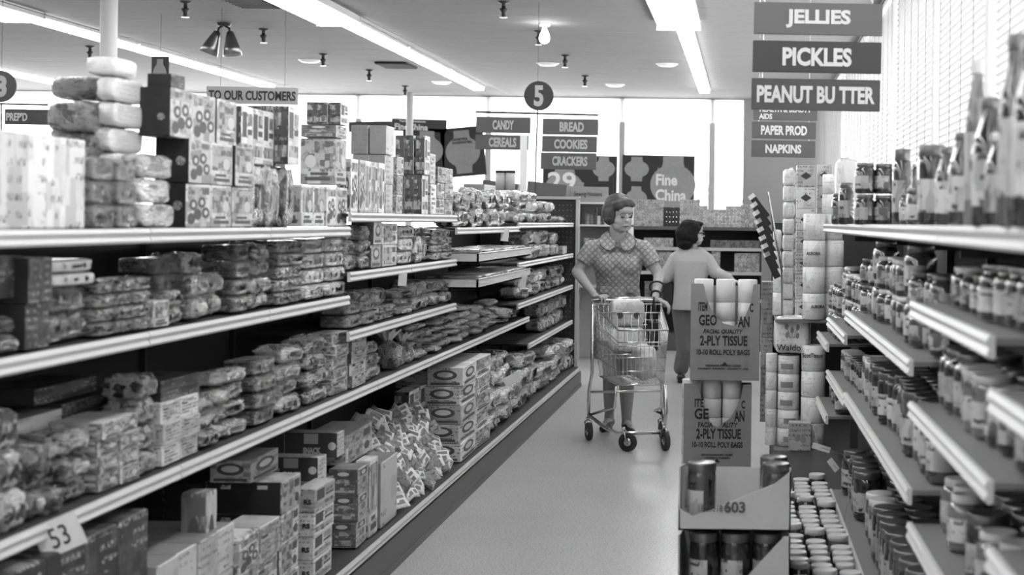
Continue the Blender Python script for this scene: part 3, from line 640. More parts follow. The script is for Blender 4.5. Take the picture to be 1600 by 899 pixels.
st(318,352,600,T3,1,4,'bag','c_white',.12,'small bright pouch',q); st(354,402,578,T3,1,4,'loaf','c_clear',.13,'oval clear cookie pack',q); st(404,440,560,T3,1,4,'tray','c_dark',.12,'dark labelled cookie pack',q)
st(442,482,540,T3,1,4,'bag','c_white',.12,'puffy clear cookie bag',q); st(484,522,528,T3,1,4,'bag','c_busy',.12,'patterned wrapped packet',q); st(524,548,520,T3,1,5,'box','pic',.1,'small pictured box',q); st(550,574,528,T3,1,4,'box','mid',.1,'dark banded box',q); st(576,600,535,T3,1,3,'bag','c_white',.1,'white bag before the dark gathered bag',q)
q='third left shelf beyond the gathered bags'
st(652,676,505,T3,1,4,'bun','c_bread',.16,'round bun bag',q); st(678,712,500,T3,2,4,'bun','c_bread',.16,'pair bun bag',q); st(714,745,478,T3,2,5,'bun','c_bread',.16,'tall bun heap bag',q,lab=False); st(747,790,474,T3,3,4,'bun','c_white',.16,'pale bun bag',q,lab=False); st(791,815,482,T3,2,3,'loaf','c_bread',.16,'small dark roll bag',q)
q='far shelves of the left gondola'
st(830,862,360,1.204,2,2,'loaf','c_white',.16,'bread bag upper row',q); st(863,878,362,1.204,1,2,'loaf','c_white',.16,'tall bread bag upper row',q); st(879,887,385,1.204,2,1,'box','bsy',.1,'small carton upper row',q)
st(815,862,424,.921,3,2,'loaf','c_bread',.16,'bread bag middle row',q); st(863,887,416,.921,3,2,'loaf','c_busy',.16,'shaded bread loaf middle row',q)
st(850,887,468,.604,4,2,'loaf','c_mid',.16,'sliced loaf lower row',q)
# base deck
q='lowest left deck'; XBF=-1.53
st(885,900,532,TB,3,2,'loaf','c_clear',.3,'far bread bag',q,XF=XBF); st(848,883,548,TB,2,3,'loaf','c_clear',.3,'stacked sandwich loaf',q,XF=XBF); st(812,846,575,TB,2,2,'loaf','c_white',.3,'white sandwich loaf',q,XF=XBF)
st(770,810,578,TB,2,3,'loaf','c_clear',.3,'wrapped loaf beside cartons',q,XF=XBF); st(814,843,552,('y',574),1,1,'loaf','c_white',.2,'puffy loaf on top',q,XF=XBF,back=.03); st(774,806,553,('y',577),2,1,'loaf','c_bread',.3,'loaf lying on top',q,XF=XBF,back=.03)
st(722,768,566,TB,2,5,'box','wht',.20,'printed cracker carton',q,XF=XBF)
st(690,720,575,('y',600),2,1,'box','wht',.25,'flat white carton on top',q,XF=XBF,back=.12)
st(640,716,598,('y',640),5,1,'box','dks',.08,'dark upright carton',q,XF=XBF,back=.20)
st(596,624,716,TB,1,1,'box','gry',.14,'tall grey spiced box',q,XF=XBF); st(580,594,716,TB,1,1,'box','wht',.06,'tall narrow box with ovals',q,XF=XBF)
st(561,578,730,TB,1,3,'box','mid',.12,'grey flavored cracker carton',q,XF=XBF); st(540,585,672,('y',716),1,1,'box','pic',.18,'wide box with dark blot',q,XF=XBF,back=.10)
for b in st(494,524,758,TB,1,4,'box','rsb',.075,'white carton printed with two letters',q,XF=XBF):
    t=text('RS',.36,.22,'ink',b,(.12,-.508,.45),0,.01)
for b in st(444,474,748,TB,1,4,'box','blk',.26,'black cookie carton with pictured end',q,XF=XBF):
    for x_ in (-.3,.18): 
        bm=bmesh.new(); bx(bm,x_,x_+.13,-.512,-.5,.78,.9); ob('label',mesh('label',bm,'j_label'),b)
for (x0,x1,y0,y1,tag_) in ((530,541,675,713,'topmost'),(503,515,713,750,'second from top')):
    for b in st(x0,x1,y0,('y',y1),1,1,'box','snk',.215,'grey snack carton %s'%tag_,q,XF=XBF,back=.06,nm='snack_carton'):
        text('SNACK',.33,.27,'letter',b,(.02,-.508,.27),0,.01,.06); bm=bmesh.new(); bx(bm,-.13,.13,-.510,-.5,.55,.96); ob('label',mesh('label',bm,'letter_dim'),b)
        bm=bmesh.new(); lathe(bm,[(0,0),(.075,0),(.075,.01),(0,.01)],20); me=mesh('sticker',bm,'letter'); me.transform(Matrix.Rotation(math.pi/2,4,'X')); s=ob('sticker',me,b,(.39,-.5,.46)); s.scale=(1,1,2.2)
# supports under the snack cartons
st(500,529,750,TB,1,4,'box','pal',.24,'pale carton under the snack cartons',q,XF=XBF,back=.10)
st(395,440,712,('y',745),1,1,'box','pic',.14,'pictured carton beside snack cartons',q,XF=XBF,back=.10)
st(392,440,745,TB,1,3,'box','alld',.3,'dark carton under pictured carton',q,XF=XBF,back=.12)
st(325,342,765,TB,1,1,'box','mid',.075,'tall slim grey carton standing alone',q,XF=XBF,back=.02,stick=('j_label2',.2,0,.75))
st(250,372,858,TB,4,3,'box','gry',.33,'low wide pale topped carton',q,XF=XBF,back=-.01)
st(374,440,830,TB,2,3,'box','bsy',.13,'printed biscuit carton before black cartons',q,XF=XBF,back=-.02)
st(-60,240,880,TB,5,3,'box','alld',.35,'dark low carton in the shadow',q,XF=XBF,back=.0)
# heaped little packets
def sachet(m):
    bm=bmesh.new(); n=8; g={}
    for sd in (1,-1):
        for a in range(n+1):
            for b in range(n+1):
                y=a/n-.5; z=b/n-.5; e=(1-(2*abs(y))**4)*(1-(2*abs(z))**4)
                g[(sd,a,b)]=bm.verts.new((sd*.5*e**.6+noise.noise(Vector((y*4,z*4,sd)))*.12,y,z))
        for a in range(n):
            for b in range(n): bm.faces.new([g[(sd,a,b)],g[(sd,a+1,b)],g[(sd,a+1,b+1)],g[(sd,a,b+1)]])
    bmesh.ops.remove_doubles(bm,verts=bm.verts,dist=.02); me=mesh('snack_packet',bm,m,True)
    bm=bmesh.new(); bx(bm,.42,.50,-.3,.3,.12,.34); bx(bm,.44,.5,-.22,.22,-.3,-.02); return me,mesh('printed_label',bm,'a_mid')
SA=[sachet(m) for m in ('sach','sach','sach_mid','c_white')]
for row in range(9):
    for i in range(12):
        t=(i+.5+.5*(row%2))/13; h=row/8; d=dX(628+t*88,XBF,720)
        me,lb=SA[random.choice((0,0,0,1,2,3,3))]
        o=ob('snack_packet',me,None,(XBF-.03-.17*h+U(-.015,.015),d+U(-.02,.02),TB+.045+h*.36*(1-.25*t)),0,(.028,U(.085,.115),U(.06,.075)))
        o.rotation_euler=(U(-.9,.9),-.5+U(-.3,.2),-.55+U(-.35,.35)); ob('printed_label',lb,o)
        tag(o,'small seasoning packet in the tumbled heap, %s row up, %s from the near end'%(num[row],num[i]),'packet','heaped seasoning packets')
# filler cartons beneath the heap's back
st(630,716,650,TB,4,2,'box','pal',.18,'carton behind the heaped packets',q,XF=XBF,back=.26)
# bags gathered at a ruffled neck
for n_,(px,sz,mt,l) in enumerate(((612,.15,'c_dark','dark round bag gathered at a white ruffled neck on the third left shelf'),(634,.12,'c_white','pale round bag with ruffled top beside the dark gathered bag'))):
    d=dX(px,-1.64,560); bm=bmesh.new(); lathe(bm,[(0,0),(.36,.01),(.48,.12),(.5,.3),(.42,.52),(.2,.66),(.1,.70)],24)
    for v in bm.verts: v.co+=Vector((v.co.x,v.co.y,0))*noise.noise(v.co*4+Vector((n_*9,0,0)))*.35
    o=ob('gathered_bag',mesh('gathered_bag',bm,mt,True),None,(-1.66,d,T3+.001),.3,(sz,sz,sz*1.25))
    bm=bmesh.new(); rr=[]
    for (r,z) in ((.1,.68),(.22,.82),(.34,.95)):
        rr.append([bm.verts.new(((r*(1+.28*math.sin(q*2.1+r*5)))*math.cos(q/32*6.2832),(r*(1+.28*math.sin(q*2.1+r*5)))*math.sin(q/32*6.2832),z+.05*math.sin(q*1.7))) for q in range(32)])
    for A,B in zip(rr,rr[1:]):
        for q in range(32): bm.faces.new((A[q],A[(q+1)%32],B[(q+1)%32],B[q]))
    ob('ruffled_neck',mesh('ruffled_neck',bm,'paper',True),o); tag(o,l,'bag')
# protruding wire/paper trays
for i,(x0,x1,y0,y1,X) in enumerate(((742,832,404,386,-1.46),(742,836,446,424,-1.46))):
    d0=8.35;d1=10.4; z=pz(742,(412,453)[i],dX(742,X,420)); e=empty('pastry_tray',(X-.2,9.35,z))
    bm=bmesh.new(); bx(bm,-.25,.2,-1.0,1.0,0,.008); bx(bm,.19,.2,-1.0,1.0,0,.05); bx(bm,-.25,.2,-1.0,-.99,0,.05); ob('tray_body',mesh('tray_body',bm,'carton'),e)
    bm=bmesh.new(); tube(bm,[(-.25,-1.0,.052),(.2,-1.0,.052),(.2,1.0,.052)],.004,6); ob('wire_rim',mesh('wire_rim',bm,'metal'),e)
    bm=bmesh.new(); bx(bm,-.38,.0,-.02,.02,-.02,-.001); ob('bracket',mesh('bracket',bm,'shelf_dark'),e)
    tag(e,'%s protruding pastry tray between the bread shelves'%('upper','lower')[i],'tray','protruding pastry trays')
    for c in range(7):
        for r in range(2):
            o=item('tray',['c_clear','c_cookie','r_wrap'][(c+r)%3],(X-.16,8.55+c*.26,z+.01+r*.03),(.30,.24,.03),U(-.05,.05))
            tag(o,'flat pastry pack, %s tray, %s from near end, %s layer'%(('upper','lower')[i],num[c],('lower','upper')[r]),'pastry','flat pastry packs')
# price cards
def card(x,y,w_,h_,d,rz,tilt,txt,label):
    bm=bmesh.new(); W_=w_*d/F; H_=h_*d/F; bx(bm,-W_/2,W_/2,-.001,.001,-H_/2,H_/2); o=ob('price_card',mesh('price_card',bm,'card'),None,P(x,y,d)); o.rotation_euler=(0,tilt,rz)
    if txt: text(txt,W_*.42,H_*.62,'ink',o,(0,-.0025,0),0,.001,.0)
    tag(o,label,'price card'); return o
card(93,838,70,52,3.46,0.12,-.42,'53','large tilted white price card marked fifty three at lower left')
card(629,437,13,20,dX(629,-1.56,437)-.02,.2,.05,'','small white price card under the shelf of foil sleeves'); card(789,366,12,22,dX(789,-1.563,366),.2,.1,'','small white price card on the top shelf rail by the trays')
card(817,436,12,26,9.96,.2,.15,'','white price card hanging by the lower pastry tray'); card(800,593,26,14,dX(800,-1.48,593),.2,-.4,'','white price card lying on the loaves of the lowest deck')
# ---------------------------------------------------------------- right gondola with jars
def xr(d): return .446-.0096*d
def rshelf(y0,y1,z,label,dep=.5):
    ym=(y0+y1)/2; e=shelf(y0,y1,z,xr(ym),dep,label,side=-1,nlip=1.1,lip=.036); e.rotation_euler=(0,0,.0096); return e
TR=1.495
rshelf(1.2,7.35,TR,'top right shelf carrying tall bottles and jars, level with the eye')
RS={}
for (a,b,zs,nm) in ((1.2,2.59,(1.22,.955,.62),'nearest bay'),(2.59,3.75,(1.31,1.065,.77),'second bay'),(3.75,5.9,(1.165,.85),'third bay'),(5.9,7.0,(1.07,.83),'fourth bay'),(7.0,7.8,(.95,.62),'last bay')):
    for i,z in enumerate(zs): rshelf(a,b,z,'right jar shelf in the %s, %s from the top'%(nm,('second','third','fourth')[i]))
rshelf(1.2,6.7,.34,'lowest right jar shelf just above the floor')
g=empty('gondola_frame',(xr(4.5)+.56,4.5,0),.0096)
bm=bmesh.new(); bx(bm,0,.03,-3.4,3.3,0,1.46); ob('back_panel',mesh('back_panel',bm,'back'),g)
bm=bmesh.new(); bx(bm,-.5,0,-3.4,2.25,0,.32); ob('base_deck',mesh('base_deck',bm,'shelf_dark'),g)
for y in (2.59,3.75,4.83,5.9,7.0,7.78):
    bm=bmesh.new(); bx(bm,-.03,.0,y-4.5-.015,y-4.5+.015,0,1.46); ob('upright',mesh('upright',bm,'black'),g)
    bm=bmesh.new(); 
    for zz in (1.47,): bx(bm,-.45,-.03,y-4.5-.004,y-4.5+.004,zz-.05,zz-.014)
    ob('bracket',mesh('bracket',bm,'shelf_dark'),g)
tag(g,'right-hand gondola frame behind the rows of jars','gondola')
def jarproto(kind,bodym,lidm,labm,arc=True):
    P_={'std':([(0,0),(.42,0),(.48,.03),(.5,.07),(.5,.68),(.46,.77),(.38,.82),(.38,.86)],(.42,.85,.97)),
        'wide':([(0,0),(.46,0),(.5,.04),(.5,.75),(.47,.81),(.45,.84)],(.49,.83,.97)),
        'tall':([(0,0),(.44,0),(.5,.02),(.5,.60),(.44,.70),(.28,.82),(.24,.92)],(.28,.91,.995)),
        'hex':([(0,0),(.45,0),(.5,.05),(.46,.3),(.5,.66),(.42,.78),(.36,.82)],(.40,.81,.95))}[kind]
    prof,(lr,l0,l1)=P_
    bm=bmesh.new(); lathe(bm,prof,24); body=mesh('glass_jar',bm,bodym,True)
    bm=bmesh.new(); lathe(bm,[(lr*.9,l0),(lr,l0),(lr,l1-.02),(lr*.94,l1),(lr*.85,l1-.012),(0,l1-.012)],28); lid=mesh('lid',bm,lidm,True)
    bm=bmesh.new(); lathe(bm,[(.505,.16),(.508,.17),(.508,.55),(.505,.56)],14,arc=(math.radians(170),math.radians(290))); lb=mesh('paper_label',bm,labm,True)
    return body,lid,lb,kind
JP=[]
for kd in ('std','wide','hex','tall'):
    for bm_,lm,lb in (('j_dark','lidg','j_label'),('j_dark','lidw','j_label2'),('j_pickle','lidg','j_label'),('j_mid','lidw','j_label'),('j_dark','lidg','j_label2')):
        JP.append(jarproto(kd,bm_,lm,lb))
def jar(p,x,y,z,dia,h,label,group,rz=0,lab=True,nm='glass_jar'):
    o=ob(nm,p[0],None,(x,y,z),rz,(dia,dia,h)); ob('lid',p[1],o)
    if lab: ob('paper_label',p[2],o)
    tag(o,' '.join(label.split()[:16]),'jar',group); return o
DS={'std':'rounded','wide':'wide','hex':'waisted','tall':'slim'}
REAR=[]
def jrow(a,b,z,dia,h0,protos,deep,high,place,grp,off=.03,lab=1,gap=1.14):
    dia*=1.12; n=int((b-a)/(dia*gap)); miss=random.Random(int(a*100+z*1000)); kh={}
    for i in range(n):
        d=a+(i+.5)*(b-a)/n
        p=protos[(i*len(protos))//n]; hs=(1.12,.9,1.22,1.0,.82)[JP.index(p)%5]; h=h0*hs; m_=miss.random()<.12; rt=miss.random()*.03
        for q in range(deep):
            for r in range(high if q==0 else 1):
                if q>0 or (r<high-1 and high>1 and b<3.9 and False): REAR.append((p,xr(d)+off+dia*(.5+q*1.04),d,z+.001+r*(h*.985),dia,h)); continue
                if m_: continue
                jar(p,xr(d)+off+rt+dia*(.5+q*1.04)+U(0,.004),d+U(-.004,.004),z+.001+r*(h*.985),dia,h,'%s jar, %s, %s from its near end%s%s'%(DS[p[3]],place,num[min(i,19)],', rear row' if q else '',(', upper' if r else ', lower') if high>1 and q==0 else ''),grp,U(-.35,.35),lab)
J=lambda *a:[JP[i] for i in a]
# indices: std 0-4, wide 5-9, hex 10-14, tall 15-19
jrow(2.1,2.55,1.225,.078,.13,J(0,3),2,1,'nearest bay second shelf','jars nearest second shelf'); jrow(2.1,2.55,.96,.085,.15,J(5,1),2,1,'nearest bay third shelf','jars nearest third shelf'); jrow(2.1,2.55,.625,.085,.16,J(7,2),2,1,'nearest bay fourth shelf','jars nearest fourth shelf')
jrow(2.64,3.70,1.315,.072,.10,J(0,4,1),2,1,'second bay second shelf','jars second bay upper'); jrow(2.64,3.70,1.07,.080,.13,J(1,8,0),2,1,'second bay third shelf','jars second bay middle'); jrow(2.64,3.70,.775,.082,.13,J(3,5,13),2,1,'second bay fourth shelf','jars second bay lower'); jrow(2.64,3.75,.345,.085,.14,J(7,5),2,1,'second bay lowest shelf','jars second bay lowest')
jrow(3.80,5.85,1.17,.078,.125,J(4,10,6,1,10,14),2,2,'third bay second shelf','jars third bay upper'); jrow(3.80,5.85,.855,.085,.15,J(7,2,5,8),2,1,'third bay third shelf','jars third bay middle'); jrow(3.80,5.85,.345,.10,.17,J(7,7,5,8),2,1,'third bay lowest shelf','jars third bay lowest')
jrow(5.95,6.95,1.075,.078,.12,J(1,6,13),2,2,'fourth bay second shelf','jars fourth bay upper'); jrow(5.95,6.95,.835,.085,.10,J(5,8),1,1,'fourth bay third shelf','jars fourth bay middle'); jrow(5.95,6.65,.345,.10,.17,J(5,0),2,1,'fourth bay lowest shelf','jars fourth bay lowest')
jrow(7.05,7.75,.955,.075,.12,J(0,3),2,2,'last bay second shelf','jars last bay upper'); jrow(7.05,7.75,.625,.085,.12,J(6,1),2,1,'last bay third shelf','jars last bay middle')
def flush_rear():
    bm=bmesh.new()
    for p,x,y,z,dia,h in REAR:
        for k_,mi in ((0,0),(1,1)):
            n0=len(bm.verts); bm.from_mesh(p[k_]); bm.verts.ensure_lookup_table(); vs=bm.verts[n0:]
            bmesh.ops.transform(bm,matrix=Matrix.Translation((x,y,z))@Matrix.Diagonal((dia,dia,h,1)),verts=vs)
            for v in vs:
                for f in v.link_faces: f.material_index=mi
    o=ob('rear_jars',mesh('rear_jars',bm,['j_dark','lidg'],True)); tag(o,'further rows of dark jars standing behind the front jars on the right shelves','jars',None,'stuff')
# top shelf: stacked jars then tall bottles towards the camera
def topj(x,yt,d,p,l,hh=None,high=1,dia=None):
    c=P(x,355,d); zt=pz(x,yt,d); h=(zt-TR-.004)/high
    for r in range(high): jar(p,c.x,d,TR+.002+r*h,dia,h*1.0,l+(', upper' if r and high>1 else (', lower' if high>1 else '')),'jars and bottles on the top right shelf',U(-.3,.3))
for q in range(4): topj(1351+q*29,253,5.15+q*.0,JP[[0,14,4,3][q]],'dark peach jar on the top right shelf, %s in its row'%num[q],high=2,dia=.069)
topj(1322,283,5.9,JP[0],'small dark jar behind the stacked top shelf jars',high=1,dia=.06); topj(1312,300,6.4,JP[4],'pair jar far along the top right shelf',high=1,dia=.07)
topj(1409,226,4.6,JP[12],'tall dark jar with pale lid behind the stacked row',high=1,dia=.06)
for i,(x,y,d,dia,p) in enumerate(((1432,292,4.2,.055,7),(1455,222,3.75,.068,5),(1418,300,4.55,.05,2),(1502,205,3.15,.055,17),(1478,228,3.5,.05,15),(1545,150,2.72,.062,15),(1524,90,2.95,.045,18),(1586,50,2.42,.055,17),(1560,205,2.65,.05,16),(1612,60,2.30,.06,15))):
    topj(x,y,d,JP[p],('tall slim bottle' if p>14 else 'dark jar')+' on the near top right shelf, %s in order from the peach jars'%num[i],dia=dia)
for i,x in enumerate((1322,1336)):
    o=item('pack','r_wrap',(P(x,300,6.9).x,6.9+i*.2,TR),(.10,.1,.30),lab=False); tag(o,'wrapped paper pack standing at the far end of top right shelf, %s'%('nearer','farther')[i],'paper rolls')
flush_rear()
# floor cases and the field of lids beside the right gondola
for i in range(9):
    for r in range(2):
        d=3.65+i*.40; o=item('box','blk',(xr(d)-.135,d+.2,r*.125),(.24,.385,.123),0.0096); tag(o,'dark jar case on the floor beside right shelves, %s from near end, %s layer'%(num[i],('lower','upper')[r]),'box','floor cases')
for i in range(27):
    for q in range(3):
        d=4.35+i*.0945
        if d>7.2: continue
        h=.12 if (i+q)%7 else .145
        jar(JP[[6,1,6,8,6][(i*3+q)%5]],xr(d)-.215+q*.080+U(-.006,.006),d+U(-.01,.01),.2505,.074,h,'white lidded jar on floor cases by right shelves, %s row back, %s'%(num[i],('aisle side','middle','shelf side')[q]),'jars crowded on floor cases',U(-1,1),i<22)
o=card(1302,727,22,10,5.9,.3,.9,'','folded white price tag sticking out over the lidded jars')
bm=bmesh.new(); tube(bm,[(0,0,0),(.10,.0,.02),(.20,0,-.10)],.002,4); ob('stem',mesh('stem',bm,'metal'),o)
o=card(1283,700,30,9,6.3,.2,.3,'','flat white price tag above the lidded jars')
bm=bmesh.new(); tube(bm,[(0,0,0),(.10,.0,.0),(.20,0,-.10)],.002,4); ob('stem',mesh('stem',bm,'metal'),o)
# carton stack with gallon jars
DC=4.8; s=DC/F
def tray(z,label,num_,jl,cutl):
    x0,x1=-.205,.146; W_=x1-x0; xm=(x0+x1)/2; e=empty('jar_carton',(xm,DC+.19,z)); hw=W_/2
    bm=bmesh.new(); bx(bm,-hw,hw,-.19,.19,0,.006); ob('bottom',mesh('bottom',bm,'carton'),e)
    def panel(pts,y,nm,axis='y'):
        bm=bmesh.new(); vs=[bm.verts.new((a,y,b) if axis=='y' else (y,a,b)) for a,b in pts]; f=bm.faces.new(vs); r=bmesh.ops.extrude_face_region(bm,geom=[f])
        for v in r['geom']:
            if isinstance(v,bmesh.types.BMVert):
                if axis=='y': v.co.y+=.005
                else: v.co.x+=.005
        return ob(nm,mesh(nm,bm,'carton'),e)
    fp=panel(cutl,-.19,'front_panel'); panel([(-hw,0),(hw,0),(hw,.14),(-hw,.14)],.185,'back_panel')
    panel([(-.19,0),(.19,0),(.19,.15),(-.19,.20)],-hw,'side_panel','x'); panel([(-.19,0),(.19,0),(.19,.15),(-.19,.20)],hw-.005,'side_panel','x')
    if num_: text('603',.066,.036,'carton_side',fp,(.0,-.192,.075),0,.002,.03); text('1823018',.075,.020,'carton_side',fp,(-.075,-.192,.07),0,.002,-.0)
    tag(e,label,'carton'); 
    for i,(jx,jy,nm) in enumerate(jl): jar(JP[7 if num_ else 5],jx,jy,z+.007,.092,.205 if num_ else .20,nm,'gallon jars in the cut cartons',U(-.2,.2),True)
    return e
hw=.1755
zt=.535
tray(zt,'cut open pale carton numbered six hundred three holding big pickle jars',1,[(-.135,DC+.06,'big pickle jar with white lid at the left of the numbered carton'),(.10,DC+.06,'big pickle jar, front right in the numbered carton'),(.095,DC+.20,'big pickle jar, rear right in the numbered carton')],[(-hw,0),(hw,0),(hw,.19),(hw-.05,.15),(-.06,.07),(-.13,.045),(-hw,.07)])
for k_,(z,nm) in enumerate(((.32,'middle'),(.105,'bottom'))):
    tray(z,'cut open pale jar carton, %s of the stack in the near aisle'%nm,0,[(-.125+i*.10,DC+.06+j*.11,'dark big jar in the %s cut carton, %s across, %s row'%(nm,num[i],num[j])) for i in range(3) for j in range(3)],[(-hw,0),(hw,0),(hw,.2),(hw-.02,.2),(.02,.05),(-.10,.03),(-hw,.03)])
o=item('box','gry',(-.03,DC+.19,0),(.36,.39,.104)); tag(o,'flat carton on the floor under the cut jar cartons','box')
# tissue cartons
def tissue(x0,x1,y0,y1,d,zb,label,cut,top,pieces):
    s=d/F; xa=P(x0,y1,d).x; xb=P(x1,y1,d).x; W_=xb-xa; zt=zb+(y1-y0)*s; Hh=zt-zb; e=empty('tissue_carton',((xa+xb)/2,d+.16,zb)); hw=W_/2
    bm=bmesh.new(); outer=[(-hw,0),(hw,0),(hw,Hh)]+cut+[(-hw,Hh)]
    vs=[bm.verts.new((a,-.16,b)) for a,b in outer]; f=bm.faces.new(vs); r=bmesh.ops.extrude_face_region(bm,geom=[f])
    for v in r['geom']:
        if isinstance(v,bmesh.types.BMVert): v.co.y+=.006
    fp=ob('front_panel',mesh('front_panel',bm,'cardboard'),e)
    for nm,b in (('side_panel',(-hw,-hw+.006,-.153,.16)),('side_panel',(hw-.006,hw,-.153,.16)),('back_panel',(-hw,hw,.154,.16))):
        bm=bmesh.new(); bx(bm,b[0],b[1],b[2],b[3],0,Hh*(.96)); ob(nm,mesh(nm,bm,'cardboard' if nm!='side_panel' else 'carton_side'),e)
    bm=bmesh.new(); bx(bm,-hw,hw,-.15,.16,0,.006); ob('bottom',mesh('bottom',bm,'cardboard'),e)
    for t,px0,px1,yc,hh in pieces:
        sh=.25 if t.startswith('FACIAL') or t=='ALITY' else 0
        text(t,(px1-px0)*s,hh*s,'ink',fp,(((px0+px1)/2-(x0+x1)/2)*s,-.1615,(y1-yc)*s),0,.002,.03,shear=sh)
    bm=bmesh.new(); a=(-.018,Hh*.155),(.018,Hh*.155),(0,Hh*.155+.022); vs=[bm.verts.new((p_[0],-.1625,p_[1])) for p_ in a]; bm.faces.new(vs); ob('triangle_mark',mesh('triangle_mark',bm,'ink'),fp)
    tag(e,label,'carton'); return e,(xa+xb)/2,Hh
s9=9.05/F
UC=[(.155,.575),(.14,.50),(.10,.40),(.05,.335),(.012,.315),(-.03,.335),(-.08,.39),(-.12,.48),(-.135,.575)]
tissue(1067,1173,600,745,9.05,0,'lower open cardboard tissue carton standing on the aisle floor',[(.15,.545),(.13,.44),(.08,.35),(.0,.29),(-.04,.31),(-.07,.38),(-.10,.47),(-.12,.545)],1,
 (('ITE',1084,1098,630,13),('C',1157,1163,632,13),('GE',1084,1106,647,17),('AN',1146,1162,650,17),('FACIA',1090,1113,664,8),('ALITY',1127,1152,664,8),('2-PLY TISSUE',1087,1157,678,16),('10-10 ROLL POLY BAGS',1081,1160,695,9),('GEORGIA-PACIFIC CORP.',1095,1145,711,3),('CROSSETT DIVISION',1100,1140,716,3)))
tissue(1078,1186,443,594,9.02,.571,'upper open cardboard tissue carton stacked on the lower one',[(.165,.566),(.15,.46),(.11,.36),(.05,.32),(-.01,.335),(-.07,.39),(-.11,.48),(-.13,.566)],1,
 (('ITEM',1090,1104,479,14),('C',1170,1176,480,14),('GEO',1091,1119,500,17),('AN',1152,1170,502,17),('FACIAL QUALITY',1098,1160,518,8),('2-PLY TISSUE',1093,1167,532,16),('10-10 ROLL POLY BAGS',1088,1171,550,9),('GEORGIA-PACIFIC CORP.',1102,1158,571,3),('CROSSETT DIVISION - CROSSETT, ARK.',1090,1170,576,3)))
bm=bmesh.new(); lathe(bm,[(.012,0),(.46,0),(.5,.03),(.5,.97),(.46,1),(.19,1),(.17,.97),(.17,.6)],28); rollm=mesh('paper_roll',bm,'r_plain',True)
bm=bmesh.new(); lathe(bm,[(.172,.985),(.172,.5),(.16,.5),(.16,.985)],16); corem=mesh('cardboard_core',bm,'cardboard',True)
def roll(x,y,z,dia,h,label,group,mat=None):
    o=ob('paper_roll',rollm,None,(x,y,z),U(0,3),(dia,dia,h)); ob('cardboard_core',corem,o); tag(o,label,'paper roll',group); return o
for lv,(zb,nm,zo,xx) in enumerate(((.008,'lower',.0,(-.15,-.03,.09)),(.579,'upper',.02,(-.13,.0,.13)))):
    xc=P((1120,1132)[lv],600,9.05).x
    for i,x in enumerate(xx):
        for r in range(5 if lv==0 else 5): roll(xc+x,9.05+.075,zb+r*.112+(0.0),.115,.111 if r<4 or lv==0 else .135,'white toilet roll in the %s tissue carton, stack %s, %s up'%(nm,num[i],num[r]),'rolls in tissue cartons')
# ---------------------------------------------------------------- paper goods display behind the right gondola
g=empty('paper_goods_rack',(.55,8.45,0))
bm=bmesh.new(); bx(bm,-.40,.42,-.55,.9,0,.33); ob('base_deck',mesh('base_deck',bm,'shelf_in'),g)
bm=bmesh.new(); bx(bm,-.40,.42,-.50,.9,.985,1.0); ob('middle_shelf',mesh('middle_shelf',bm,'shelf_in'),g)
bm=bmesh.new(); bx(bm,.40,.43,-.55,.9,.33,1.5); ob('back_panel',mesh('back_panel',bm,'back'),g)
bm=bmesh.new(); bx(bm,-.40,.42,.89,.92,.0,1.5); ob('end_panel',mesh('end_panel',bm,'back'),g)
bm=bmesh.new(); bx(bm,-.01,.03,-.56,-.5,.3,1.0); ob('upright',mesh('upright',bm,'metal'),g)
tag(g,'low rack stacked with paper towels and napkins past the jar shelves','display rack')
def diamond(o):
    if 'dm' not in UM:
        bm=bmesh.new(); vs=[bm.verts.new(c) for c in ((-.3,-.52,.5),(0,-.52,.33),(.3,-.52,.5),(0,-.52,.68))]; bm.faces.new(vs); r=bmesh.ops.extrude_face_region(bm,geom=bm.faces[:])
        for v in r['geom']:
            if isinstance(v,bmesh.types.BMVert): v.co.y+=.02
        UM['dm']=mesh('diamond_mark',bm,'darksign')
    ob('diamond_mark',UM['dm'],o)
def fcol(x0,x1,yt,yb,n,kind,mat,d,dep,desc,dm=False,txt=None,zb=None,tm='ink'):
    xa,xb=P(x0,yt,d).x,P(x1,yt,d).x; zt=pz(x0,yt,d); z0=zb if zb is not None else pz(x0,yb,d); h=(zt-z0)/n; out=[]
    for r in range(n):
        loc=((xa+xb)/2,d+dep/2,z0+r*h+.001)
        if kind=='roll':
            o=ob('paper_towel_roll',rollw,None,loc,U(-.3,.3),(xb-xa,xb-xa,h*.985)); ob('cardboard_core',corem,o)
        else: o=item(kind,mat,loc,((xb-xa)*.97,dep,h*(.985 if kind=='box' else 1.02)),U(-.04,.04),lab=False)
        if dm: diamond(o)
        if txt and txt[0]<=r<=txt[0]: text(txt[1],(xb-xa)/o.scale.x*txt[2],txt[3],tm,o,(0,-.515 if kind!='roll' else -.5,txt[4]),0,.02,.01)
        tag(o,' '.join(('%s, %s'%(desc,('only one' if n==1 else 'bottom' if r==0 else 'top' if r==n-1 else num[r]+' up'))).split()[:16]),'paper goods',desc); out.append(o)
    return out
bm=bmesh.new(); lathe(bm,[(.012,0),(.46,0),(.5,.03),(.5,.97),(.46,1),(.19,1),(.17,.97),(.17,.6)],28); rollw=mesh('paper_towel_roll',bm,'r_wrap',True)
ZS,ZB2=1.001,.331
fcol(1245,1274,258,0,7,'box','wht',8.1,.10,'white napkin box with dark diamond mark, tall stack',True,zb=ZS)
fcol(1277,1301,257,0,7,'box','wht',8.25,.10,'white napkin box behind the diamond stack',True,zb=ZS)
fcol(1286,1320,272,334,2,'roll','',8.0,.11,'large plain towel roll at the top by the jars')
fcol(1286,1320,334,0,4,'roll','',8.0,.11,'towel roll under the large plain rolls',zb=ZS)
